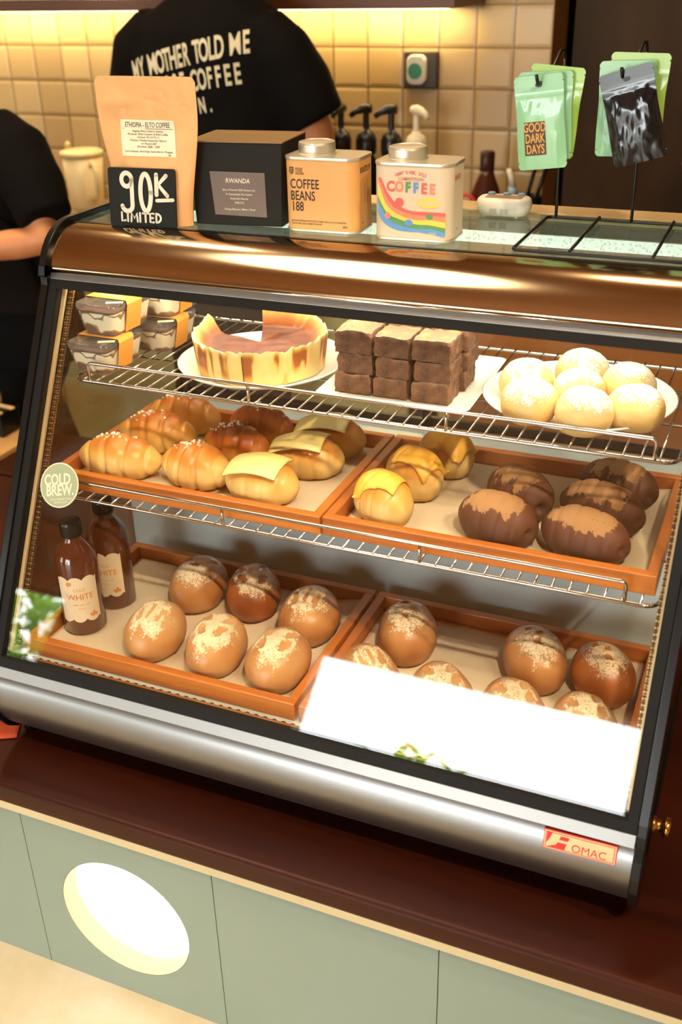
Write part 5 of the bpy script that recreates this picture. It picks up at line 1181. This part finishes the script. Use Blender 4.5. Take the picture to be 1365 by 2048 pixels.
# syrup pumps
PUMPB = simple('black_pump', srgb(22, 20, 18), 0.3); PUMPW = simple('cream_pump', srgb(238, 226, 196), 0.35)
def pump(x, rz, mat, label, grp=None):
    t = thing('pump_bottle', label, 'pump bottle', (x, 2.60, BT), rz, grp)
    m = MB(); m.smooth = True; m.lathe([(0, 0.001), (0.026, 0), (0.0285, 0.004), (0.0285, 0.165), (0.026, 0.178), (0.018, 0.190), (0.015, 0.196)], 28); m.obj('bottle', mat, t)
    m = MB(); m.smooth = True; m.lathe([(0.018, 0.190), (0.0255, 0.192), (0.027, 0.205), (0.027, 0.226), (0.022, 0.240), (0.012, 0.246), (0.009, 0.252)], 28); m.obj('collar', mat, t)
    m = MB(); m.smooth = True; m.lathe([(0.0085, 0.246), (0.0085, 0.292)], 16, caps=False); m.obj('stem', mat, t)
    m = MB(); m.smooth = True; m.tube([(0.014, 0, 0.300), (0.0, 0, 0.301), (-0.014, 0, 0.300), (-0.030, 0, 0.294), (-0.042, 0, 0.284)], [0.011, 0.0125, 0.011, 0.008, 0.006], 12); m.obj('spout', mat, t)
    return t
g = 'black syrup pumps on the back counter'
pump(-1.168, 1.2, PUMPB, 'black pump bottle half hidden behind the standing person', g)
pump(-1.098, 1.45, PUMPB, 'black pump bottle with spout pointing forward, second from the person', g)
pump(-1.028, 0.6, PUMPB, 'black pump bottle with short spout, above the kraft tin', g)
pump(-0.960, 0.5, PUMPB, 'black pump bottle beside the cream white one', g)
pump(-0.893, PI-0.5, PUMPW, 'cream white pump bottle beside the black pumps')
# socket with a plugged-in adapter
t = thing('wall_socket', 'dark socket box with a white plug and green round sticker on the tiles', 'socket', (-0.930, 2.749, K-0.240))
m = MB().box(-0.046, 0.046, -0.016, 0, -0.044, 0.044); m.obj('socket_box', simple('dark_socket', srgb(58, 44, 30), 0.45), t, bevel=0.004)
m = MB(); rr = rrect(0.050, 0.070, 0.016, 6, -0.006, 0.003); m.prism(rr, -0.036, -0.016, 'y'); m.obj('plug', WHITEPL, t, bevel=0.004)
m = MB(); m.lathe([(0, 0), (0.019, 0), (0.019, 0.0008), (0, 0.0008)], 28, Matrix.Translation((-0.008, -0.0362, 0.0)) @ Matrix.Rotation(PI/2, 4, 'X')); m.obj('sticker', simple('green_sticker', srgb(70, 146, 112), 0.5), t)
# pitcher
JUG = simple('cream_jug', srgb(232, 214, 166), 0.35, 0, 0.03)
t = thing('lidded_pitcher', 'cream plastic pitcher with lid on the back counter at left', 'pitcher', (-1.930, 2.62, BT), -0.35)
m = MB(); m.smooth = True; m.lathe([(0, 0.001), (0.043, 0), (0.046, 0.004), (0.060, 0.150), (0.058, 0.150), (0.044, 0.006)], 36); m.obj('body', JUG, t)
m = MB(); m.smooth = True; m.lathe([(0.062, 0.148), (0.063, 0.160), (0.055, 0.164), (0, 0.165)], 36); m.obj('lid', JUG, t)
m = MB(); m.smooth = True; m.tube([(-0.050, -0.01, 0.162), (-0.052, -0.012, 0.176), (-0.046, -0.012, 0.178)], 0.008, 8); m.obj('spout_flap', JUG, t)
m = MB(); m.smooth = True; m.tube([(0.052, -0.01, 0.135), (0.080, -0.016, 0.130), (0.086, -0.016, 0.09), (0.076, -0.014, 0.045), (0.048, -0.01, 0.030)], 0.008, 8); m.obj('handle', JUG, t)
# sauce bottle, brush, tongs
t = thing('sauce_bottle', 'dark brown sauce bottle with red ring by the wall', 'sauce bottle', (-0.712, 2.62, BT))
SB = simple('dark_brown_bottle', srgb(70, 30, 18), 0.25, 0, 0.1)
m = MB(); m.smooth = True; m.lathe([(0, 0.001), (0.038, 0), (0.041, 0.004), (0.041, 0.085), (0.034, 0.115), (0.020, 0.150), (0.0165, 0.165)], 32); m.obj('body', SB, t)
m = MB(); m.smooth = True; m.lathe([(0.0175, 0.160), (0.0185, 0.162), (0.0185, 0.205), (0.016, 0.208), (0, 0.208)], 28); m.obj('cap', simple('maroon_cap', srgb(60, 22, 16), 0.35), t)
m = MB(); m.smooth = True; m.tube([(-0.040+0.030*math.cos(2*PI*k/24), -0.052, 0.080+0.030*math.sin(2*PI*k/24)) for k in range(24)], 0.005, 8, closed=True); m.obj('red_ring', simple('red_plastic', srgb(200, 40, 48), 0.35), t)
t = thing('cleaning_brush', 'small white brush handle with pale blue collar near the sauce bottle', 'brush', (-0.640, 2.60, BT))
m = MB(); m.smooth = True; m.tube([(0, 0, 0.001), (0, 0, 0.10)], 0.016, 14); m.obj('bristle_tub', WHITEPL, t)
m = MB(); m.smooth = True; m.tube([(0, 0, 0.10), (0.001, 0, 0.128)], 0.0115, 14); m.obj('collar', simple('pale_blue', srgb(150, 178, 206), 0.3), t)
m = MB(); m.smooth = True; m.tube([(0.001, 0, 0.128), (-0.004, 0, 0.150), (-0.012, 0, 0.172)], [0.007, 0.0075, 0.006], 12); m.obj('handle', WHITEPL, t)
t = thing('utensil_jar', 'dark steel jar holding black tongs beside the brown wall edge', 'jar', (-0.600, 2.60, BT))
m = MB(); m.smooth = True; m.lathe([(0, 0.001), (0.033, 0), (0.034, 0.11), (0.032, 0.11), (0.031, 0.004), (0, 0.004)], 28); m.obj('jar', BLACKMETAL, t)
t = thing('kitchen_tongs', 'long black tongs leaning out of the dark jar', 'tongs', (-0.600, 2.60, BT+0.0045))
for dx in (-0.012, 0.012):
    m = MB(); m.smooth = True; m.tube([(dx*0.3-0.008, 0, 0.003), (0.014+dx, 0, 0.12), (0.044+dx*1.2, 0, 0.235)], [0.003, 0.005, 0.005], 8); m.obj('arm', BLACKPL, t)

# ================================================================== people
SKIN = NT('skin'); SKIN.set(srgb(214, 142, 92), 0.5); SKIN.b.inputs['Subsurface Weight'].default_value = 0.05; SKIN.b.inputs['Subsurface Radius'].default_value = (0.02, 0.008, 0.004); SKIN.base(SKIN.ramp(SKIN.noise(14, 3), [(0.3, srgb(206, 132, 82)), (0.7, srgb(222, 152, 102))])); SKIN = SKIN.m
SHIRT = simple('black_cotton', srgb(14, 11, 9), 0.9, 0, 0.1, 12, 0.2, 500, **{'Specular IOR Level': 0.12}); TROUSER = simple('black_twill', srgb(12, 10, 9), 0.9, 0, 0.1, 12, **{'Specular IOR Level': 0.12}); HAIR = simple('black_hair', srgb(20, 15, 12), 0.45, 0, 0.2, 60, 0.4, 200)
SHOE = simple('black_shoe', srgb(18, 17, 16), 0.5)
def remeshed(mb, name, mat, parent, voxel, smooth_it=6, disp=None):
    o = mb.obj(name, mat, None); r = o.modifiers.new('r', 'REMESH'); r.mode = 'VOXEL'; r.voxel_size = voxel
    s_ = o.modifiers.new('s', 'SMOOTH'); s_.iterations = smooth_it; s_.factor = 0.5
    dg = bpy.context.evaluated_depsgraph_get(); me = bpy.data.meshes.new_from_object(o.evaluated_get(dg)); old = o.data
    o.modifiers.clear(); o.data = me; bpy.data.meshes.remove(old); me.name = name
    if disp:
        for v in me.vertices: v.co += disp(v.co, v.normal)
    me.materials.clear(); me.materials.append(mat); me.polygons.foreach_set('use_smooth', [True]*len(me.polygons)); me.update()
    o.parent = parent; return o
def ball(mb, c, r, n=14):
    M_ = Matrix.Translation(c) @ Matrix.Diagonal((r[0], r[1], r[2], 1)); k = n
    mb.lathe([(math.sin(PI*i/k)+1e-7, -math.cos(PI*i/k)) for i in range(k+1)], 2*n, M_)
def sring(cx, cy_, z, hw, hd, n=32, p=2.4, lean=0.0):
    out = []
    for k in range(n):
        a = 2*PI*k/n; c, s_ = math.cos(a), math.sin(a); q = (abs(c)**p+abs(s_)**p)**(-1/p)
        out.append(Vector((cx+hw*c*q, cy_+hd*s_*q, z)))
    return out
def hand(mb, wrist, direction, palm_n, side):
    d = Vector(direction).normalized(); nrm = Vector(palm_n).normalized(); s_ = d.cross(nrm).normalized()*side; w_ = Vector(wrist)
    for k in range(4):   # palm
        o = s_*(0.012*(k-1.5)*1.25); mb.tube([w_+o*0.7, w_+d*0.045+o, w_+d*0.085+o*1.15], [0.013, 0.0125, 0.0105], 8)
    for k, ln in enumerate((0.070, 0.080, 0.075, 0.058)):
        o = s_*(0.020*(k-1.5)*0.95); b = w_+d*0.085+o
        mb.tube([b, b+d*ln*0.42-nrm*0.006, b+d*ln*0.74-nrm*0.018, b+d*ln*0.90-nrm*0.034], [0.0092, 0.0088, 0.008, 0.0066], 8)
    b = w_+d*0.022-s_*0.030; mb.tube([b+s_*0.014, b-s_*0.014+d*0.022-nrm*0.006, b-s_*0.020+d*0.052-nrm*0.014, b-s_*0.014+d*0.072-nrm*0.020], [0.013, 0.011, 0.0095, 0.007], 8)
def person(label, cx, cy_, face, nz_, torso, arms, sleeves, headc, feet, shirt_disp):
    """torso: rings (z, dx, dy, half width, half depth); arms: two lists of joints; face: unit vector the person looks along"""
    t = thing('person', label, 'person', (cx, cy_, 0)); C_ = Vector((cx, cy_, 0)); L_ = lambda p: Vector(p)-C_
    f = Vector(face).normalized(); side = Vector((f.y, -f.x, 0)); hd = L_(headc)
    b = MB()
    b.loft([sring(dx, dy, z, hw*0.84, hd_*0.80, 28) for z, dx, dy, hw, hd_ in torso])
    z_top = torso[-1]; nb = Vector((z_top[1], z_top[2], z_top[0]-0.04)); b.tube([nb, nb.lerp(hd, 0.5), hd+Vector((0, 0, -0.06))], [0.068, 0.056, 0.055], 16)
    ball(b, hd+Vector((0, 0, 0.018)), (0.076, 0.090, 0.108)); ball(b, hd+f*0.020+Vector((0, 0, -0.062)), (0.056, 0.060, 0.056))
    b.tube([hd+f*0.082+Vector((0, 0, 0.010)), hd+f*0.098+Vector((0, 0, -0.022))], [0.009, 0.014], 8)            # nose
    for sg_ in (-1, 1):
        b.tube([hd+side*sg_*0.076+Vector((0, 0, 0.016)), hd+side*sg_*0.084-f*0.008+Vector((0, 0, -0.014))], [0.018, 0.012], 8)   # ears
        b.tube([hd+f*0.078+side*sg_*0.040+Vector((0, 0, 0.022)), hd+f*0.084+side*sg_*0.018+Vector((0, 0, 0.024))], [0.010, 0.010], 8)   # brow
    b.tube([hd+f*0.078+side*0.022+Vector((0, 0, -0.052)), hd+f*0.084+Vector((0, 0, -0.051)), hd+f*0.078-side*0.022+Vector((0, 0, -0.052))], 0.008, 8)   # lips
    for js, rad in arms:
        P_ = [L_(p) for p in js]; pts = []; rr_ = []
        for i in range(len(P_)-1):
            for k in range(4): pts.append(P_[i].lerp(P_[i+1], k/4)); rr_.append(rad[i]+(rad[i+1]-rad[i])*k/4)
        pts.append(P_[-1]); rr_.append(rad[-1]); b.tube(pts, rr_, 14)
        d = (P_[-1]-P_[-2]).normalized(); sgn = 1 if (P_[0]-Vector((torso[-1][1], torso[-1][2], 0))).dot(side) > 0 else -1
        hand(b, P_[-1], d, Vector((0, 0, 1)), sgn)
    hipz = torso[0][0]
    for sg_, ft_ in zip((-1, 1), feet):
        hp = Vector((torso[0][1], torso[0][2], hipz+0.02))+side*sg_*0.085; an = L_(ft_); kn = hp.lerp(an, 0.5)+f*0.02
        b.tube([hp, kn.lerp(hp, 0.4), kn, kn.lerp(an, 0.35), an+Vector((0, 0, 0.02))], [0.085, 0.072, 0.055, 0.052, 0.036], 16)
        b.tube([an+Vector((0, 0, 0.0))-f*0.03, an+f*0.08+Vector((0, 0, -0.035)), an+f*0.15+Vector((0, 0, -0.045))], [0.038, 0.038, 0.026], 12)
    body = remeshed(b, 'body', SKIN, t, 0.0075, 4)
    m = MB(); ball(m, hd+Vector((0, 0, 0.032))-f*0.010, (0.086, 0.098, 0.108), 18)
    m.v = [tuple(Vector(p)+f*min(0, -0.0)) for p in m.v if True]
    hr = m.obj('hair', HAIR, t, smooth=True)
    for v in hr.data.vertices:     # hairline: cut back from the face
        q = v.co-hd
        if q.dot(f) > 0.035 and q.z < 0.075: v.co -= f*(q.dot(f)-0.035)*0.95
        v.co += v.normal*0.005*nz(*v.co, 40, 2)
    eyes = MB()
    for sg_ in (-1, 1): ball(eyes, hd+f*0.079+side*sg_*0.030+Vector((0, 0, 0.006)), (0.010, 0.010, 0.006), 8)
    eyes.obj('eyes', simple('eye', srgb(40, 28, 22), 0.2), t, smooth=True)
    s_ = MB(); s_.loft([sring(dx, dy, z, hw, hd_, 40) for z, dx, dy, hw, hd_ in torso])
    for js, rad in sleeves:
        P_ = [L_(p) for p in js]; s_.tube(P_, rad, 18)
    sh_ = remeshed(s_, 't_shirt', SHIRT, t, 0.009, 8, shirt_disp)
    tr = MB()
    for sg_, ft_ in zip((-1, 1), feet):
        hp = Vector((torso[0][1], torso[0][2], hipz+0.06))+side*sg_*0.080; an = L_(ft_); kn = hp.lerp(an, 0.5)+f*0.02
        tr.tube([hp+Vector((0, 0, 0.04)), kn.lerp(hp, 0.4), kn, kn.lerp(an, 0.5), an+Vector((0, 0, 0.0))], [0.105, 0.092, 0.074, 0.068, 0.062], 18)
    r0 = torso[0]
    tr.loft([sring(r0[1], r0[2], hipz+dz_, r0[3]*k_+0.006, r0[4]*k_+0.010, 28) for dz_, k_ in ((-0.10, 0.92), (-0.03, 1.0), (0.06, 0.97), (0.12, 0.90))])
    remeshed(tr, 'trousers', TROUSER, t, 0.011, 6)
    for ft_ in feet:
        an = L_(ft_); m = MB(); m.smooth = True
        pr = [(-0.05, 0.045, 0.055), (0.0, 0.050, 0.062), (0.08, 0.050, 0.045), (0.16, 0.047, 0.036), (0.205, 0.030, 0.028)]
        m.loft([[an*1.0+f*a+side*(hw_*math.cos(2*PI*k/16))+Vector((0, 0, -an.z+hh*(0.5+0.5*math.sin(2*PI*k/16)) if True else 0)) for k in range(16)] for a, hw_, hh in [(p[0], p[1], p[2]*1.6) for p in pr]]); m.obj('shoe', SHOE, t)
    return t, sh_
def folds(seed, amt):
    def d(co, n):
        k = nz(co.x*1.0, co.y, co.z*0.45, 9, seed)+0.5*nz(co.x, co.y, co.z*0.5, 20, seed+2)
        return n*amt*k
    return d
# the standing barista seen from behind
tor = [(K-0.66, 0.01, 0.0, 0.165, 0.112), (K-0.52, 0.01, 0.0, 0.180, 0.118), (K-0.36, 0.005, 0.0, 0.186, 0.120), (K-0.24, 0.0, 0.0, 0.194, 0.122), (K-0.165, 0.0, 0.003, 0.196, 0.116), (K-0.115, 0.002, 0.006, 0.186, 0.102), (K-0.080, 0.004, 0.010, 0.150, 0.086), (K-0.052, 0.006, 0.014, 0.105, 0.074), (K-0.030, 0.008, 0.018, 0.074, 0.066)]
PX, PY_ = -1.288, 2.290
aR = ([(PX+0.175, PY_, K-0.150), (PX+0.250, PY_+0.030, K-0.350), (PX+0.190, PY_+0.140, K-0.470)], [0.052, 0.042, 0.028])
aL = ([(PX-0.175, PY_, K-0.150), (PX-0.215, PY_+0.040, K-0.370), (PX-0.130, PY_+0.140, K-0.470)], [0.052, 0.042, 0.028])
sR = ([(PX+0.125, PY_, K-0.128), (PX+0.170, PY_+0.004, K-0.172), (PX+0.212, PY_+0.010, K-0.240), (PX+0.250, PY_+0.018, K-0.315)], [0.070, 0.078, 0.080, 0.074])
sL = ([(PX-0.125, PY_, K-0.128), (PX-0.178, PY_+0.004, K-0.170), (PX-0.205, PY_+0.010, K-0.250), (PX-0.218, PY_+0.020, K-0.345)], [0.070, 0.078, 0.078, 0.074])
p1, shirt1 = person('person from behind in black lettered T-shirt standing at the tiled wall', PX, PY_, (0.05, 1, 0), 0, tor, [aR, aL], [sR, sL], (PX+0.012, PY_+0.035, K+0.105), [(PX-0.10, PY_-0.09, 0.05), (PX+0.11, PY_-0.09, 0.05)], folds(3, 0.007))
tree = BVHTree.FromObject(shirt1, bpy.context.evaluated_depsgraph_get())
def back_pt(x, z):
    hit = tree.ray_cast(Vector((x, -0.6, z)), Vector((0, 1, 0))); return Vector((x, (hit[0].y if hit[0] else -0.12)-0.0022, z))
def arc_line(s, x0, z0, x1, z1, size, sx, bend):
    """letters one by one along a rising, slightly bent line"""
    out = []; n = len(s); wts = [0.34 if c == 'I' else (0.55 if c == ' ' else (1.35 if c in 'MW' else 0.92)) for c in s]; tot = sum(wts); acc = 0
    for c, w_ in zip(s, wts):
        u = (acc+w_/2)/tot; acc += w_
        if c == ' ': continue
        x = x0+(x1-x0)*u; z = z0+(z1-z0)*u+bend*(4*u*(1-u)); sl = ((z1-z0)+bend*4*(1-2*u))/(x1-x0)
        out.append((c, x-PX, z, size, sx*(1.12 if c == 'M' else 1), 0.010 if c in 'MW' else 0.026, 0, 'CENTER', 0, math.atan(sl)*0.9))
    return out
lt = arc_line('MY MOTHER TOLD ME', -1.452, K-0.208, -1.145, K-0.142, 0.0640, 0.47, 0.006)+arc_line('TO CHOOSE COFFEE', -1.462, K-0.262, -1.160, K-0.205, 0.0600, 0.47, 0.006)+arc_line('N.', -1.262, K-0.272, -1.222, K-0.266, 0.046, 0.50, 0)
lettering(lt, back_pt, [simple('shirt_print', srgb(214, 204, 170), 0.7)], shirt1)
# the second person bending at the left edge
QX, QY = -1.815, 2.02
tor2 = [(K-0.80, 0.0, 0.10, 0.170, 0.125), (K-0.66, 0.0, 0.07, 0.180, 0.128), (K-0.52, 0.0, 0.02, 0.192, 0.130), (K-0.42, 0.0, -0.02, 0.200, 0.128), (K-0.355, 0.0, -0.045, 0.198, 0.118), (K-0.310, 0.0, -0.062, 0.176, 0.100), (K-0.278, 0.0, -0.078, 0.120, 0.082), (K-0.250, 0.0, -0.092, 0.078, 0.066)]
bR = ([(QX+0.190, QY-0.05, K-0.345), (QX+0.290, QY-0.12, K-0.530), (QX+0.060, QY-0.23, K-0.552)], [0.048, 0.037, 0.028])
bL = ([(QX-0.190, QY-0.05, K-0.345), (QX-0.270, QY-0.13, K-0.560), (QX-0.050, QY-0.26, K-0.600)], [0.052, 0.042, 0.031])
tR = ([(QX+0.125, QY-0.05, K-0.325), (QX+0.195, QY-0.055, K-0.355), (QX+0.245, QY-0.085, K-0.420), (QX+0.290, QY-0.112, K-0.488)], [0.068, 0.074, 0.072, 0.062])
tL = ([(QX-0.125, QY-0.05, K-0.325), (QX-0.195, QY-0.055, K-0.355), (QX-0.235, QY-0.09, K-0.430), (QX-0.262, QY-0.115, K-0.500)], [0.068, 0.074, 0.072, 0.066])
p2, shirt2 = person('person in black T-shirt and apron bending at the left picture edge, forearm bare', QX, QY, (0.0, -1, 0), 0, tor2, [bR, bL], [tR, tL], (QX-0.01, QY-0.15, K-0.115), [(QX-0.10, QY+0.10, 0.05), (QX+0.10, QY+0.10, 0.05)], folds(8, 0.006))
ap = MB(); ap.smooth = True
tree2 = BVHTree.FromObject(shirt2, bpy.context.evaluated_depsgraph_get())
def front2(x, z, d):
    hit = tree2.ray_cast(Vector((x, -1.0, z)), Vector((0, 1, 0))); return Vector((x, (hit[0].y if hit[0] else 0.0)-d, z))
ap.grid(20, 30, lambda u, v: front2((u-0.5)*(0.20+0.12*sst(0.15, 0.4, 1-v)), K-0.75+0.38*v, 0.006)); APR = simple('dark_apron', srgb(24, 18, 14), 0.9, 0, 0.1, 10, **{'Specular IOR Level': 0.12})
a_ = ap.obj('apron', APR, p2); sm_ = a_.modifiers.new('thickness', 'SOLIDIFY'); sm_.thickness = 0.002
for sg_ in (-1, 1):
    m = MB(); m.smooth = True; pts = []
    for k in range(12):
        u = k/11; a = 0.5*PI*u
        pts.append(Vector((sg_*(0.095+0.010*math.sin(a)), 0, 0)))
    P_ = [front2(sg_*0.090, K-0.375, 0.006), front2(sg_*0.098, K-0.335, 0.006)]+[Vector((sg_*0.105, -0.10+0.03*k, K-0.285+0.010*(k % 2)*0)) for k in range(0)]
    top = tree2.ray_cast(Vector((sg_*0.105, -0.06, K)), Vector((0, 0, -1)))
    if top[0]: P_.append(top[0]+Vector((0, 0, 0.005)))
    m.tube(P_, 0.011, 8); m.obj('apron_strap', APR, p2)

# ================================================================== lamps overhead (all out of the picture, some added as fill)
lp = thing('ceiling_light', 'large oval warm ceiling light above the display case', 'lamp', (-1.20, 0.66, CEIL))
SC_ = Matrix.Diagonal((0.49, 0.66, 1, 1))
m = MB(); m.smooth = True; m.lathe([(0, 0.0), (1.03, 0.0), (1.03, -0.030), (1.0, -0.036)], 72, SC_, caps=False); m.obj('frame', WHITEPL, lp, angle=0.6)
m = MB(); m.lathe([(1.0, -0.032), (0.0, -0.034)], 72, SC_, caps=False); m.obj('diffuser', LIT, lp)
def downlight(x, y, power, label, col=WARM2, tgt=None, r=0.05, spread=2.0, glow=14.0):
    t = thing('downlight', label, 'lamp', (x, y, CEIL))
    m = MB(); m.smooth = True; m.lathe([(r, -0.002), (r+0.015, -0.004), (r+0.015, 0.0)], 24, caps=False); m.obj('trim_ring', WHITEPL, t)
    m = MB(); m.lathe([(0, -0.003), (r, -0.003)], 24, caps=False); m.obj('lens', emit('downlight_lens', col+(1,), glow), t)
    a = area('downlight_beam', (x, y, CEIL-0.012), tgt or (x, y, 0), 0.09, 0.09, power, col, None, spread); return t
downlight(0.55, -0.25, P_FILL_SPOT, 'added fill spotlight right of the counter aimed into the display case', WARM2, (-0.50, 1.05, K-0.66), 0.05, 0.75)  # this and the next are added fill for the lower trays, no known fixtures
downlight(1.25, 0.10, P_FILL_SPOT*0.8, 'added fill spotlight at far right aimed into the display case', WARM2, (-0.35, 1.05, K-0.70), 0.05, 0.75)
downlight(1.7, -2.2, P_FILL_FRONT, 'added fill downlight nearest the shop door')  # added fill for the customer side, no known fixture
downlight(-1.734, 1.63, P_GLOBE, 'ceiling downlight just behind the counter', WARM2, None, 0.075, 2.0, 60.0)
for x, y, lb in ((-2.0, 2.05, 'added fill downlight over the back counter, left'), (-0.35, 1.75, 'added fill downlight over the back counter, right')):
    downlight(x, y, P_FILL_BACK, lb, WARM)  # added lamps to brighten the tiles, the person and the brown reveal
downlight(-1.45, 0.35, P_FLOOR_SPOT, 'ceiling spotlight aimed at the floor before the counter', (1.0, 0.93, 0.76), (-0.86, 0.68, 0), 0.05, 0.7)

# ================================================================== plants outside the door and window (seen in the glass)
LEAF = NT('leaf_green'); LEAF.set(srgb(70, 120, 44), 0.4); LEAF.base(LEAF.ramp(LEAF.noise(3, 3), [(0.3, srgb(86, 150, 56)), (0.7, srgb(176, 214, 96))])); _tl = LEAF.N('ShaderNodeBsdfTranslucent'); _tl.inputs[0].default_value = srgb(150, 210, 84); _mx = LEAF.N('ShaderNodeMixShader'); _mx.inputs[0].default_value = 0.55
LEAF.L(LEAF.b.outputs[0], _mx.inputs[1]); LEAF.L(_tl.outputs[0], _mx.inputs[2]); LEAF.L(_mx.outputs[0], LEAF.out.inputs['Surface']); LEAF = LEAF.m
def shrub(x, y, h, r, seed, label, n=150):
    t = thing('potted_shrub', label, 'plant', (x, y, -0.02), 0, 'potted plants outside')
    m = MB(); m.smooth = True; m.lathe([(0, 0.0), (0.16, 0), (0.21, 0.36), (0.19, 0.36), (0.18, 0.33), (0, 0.33)], 24); m.obj('pot', simple('clay_pot', srgb(120, 78, 54), 0.8), t)
    rnd = random.Random(seed); f = MB(); st = MB()
    for k in range(9):
        a = rnd.random()*6.28; q = rnd.uniform(0.2, 0.8)*r; st.tube([(0, 0, 0.3), (q*0.4*math.cos(a), q*0.4*math.sin(a), h*0.6), (q*math.cos(a), q*math.sin(a), h*0.93)], [0.012, 0.008, 0.004], 6)
    for k in range(n):
        a = rnd.random()*6.28; q = r*math.sqrt(rnd.random()); z = rnd.uniform(0.45, 1.0)*h; L_ = rnd.uniform(0.16, 0.30); W_ = L_*0.16
        M_ = Matrix.Translation((q*math.cos(a), q*math.sin(a), z)) @ Matrix.Rotation(rnd.random()*6.28, 4, 'Z') @ Matrix.Rotation(rnd.uniform(-0.9, 0.7), 4, 'Y')
        f.add([M_ @ Vector(p) for p in ((0, 0, 0), (L_*0.35, W_, 0.012), (L_*0.35, -W_, 0.012), (L_*0.7, W_*0.8, 0.0), (L_*0.7, -W_*0.8, 0), (L_, 0, -0.03))], [(0, 2, 1), (1, 2, 4, 3), (3, 4, 5)])
    st.obj('stems', simple('stem', srgb(90, 74, 46), 0.8), t); f.obj('foliage', LEAF, t)
shrub(-1.66, YF-0.75, 1.62, 0.30, 1, 'low shrub in a clay pot outside the shop door', 420)
shrub(-4.95, YF-0.8, 2.15, 0.34, 2, 'tall leafy plant outside the left window, nearest the door', 420)
shrub(-5.35, YF-1.9, 2.45, 0.36, 3, 'tall leafy plant outside the left window, farthest from the glass', 300)
shrub(-6.05, YF-0.8, 2.0, 0.30, 4, 'tall leafy plant outside the far end of the left window', 200)
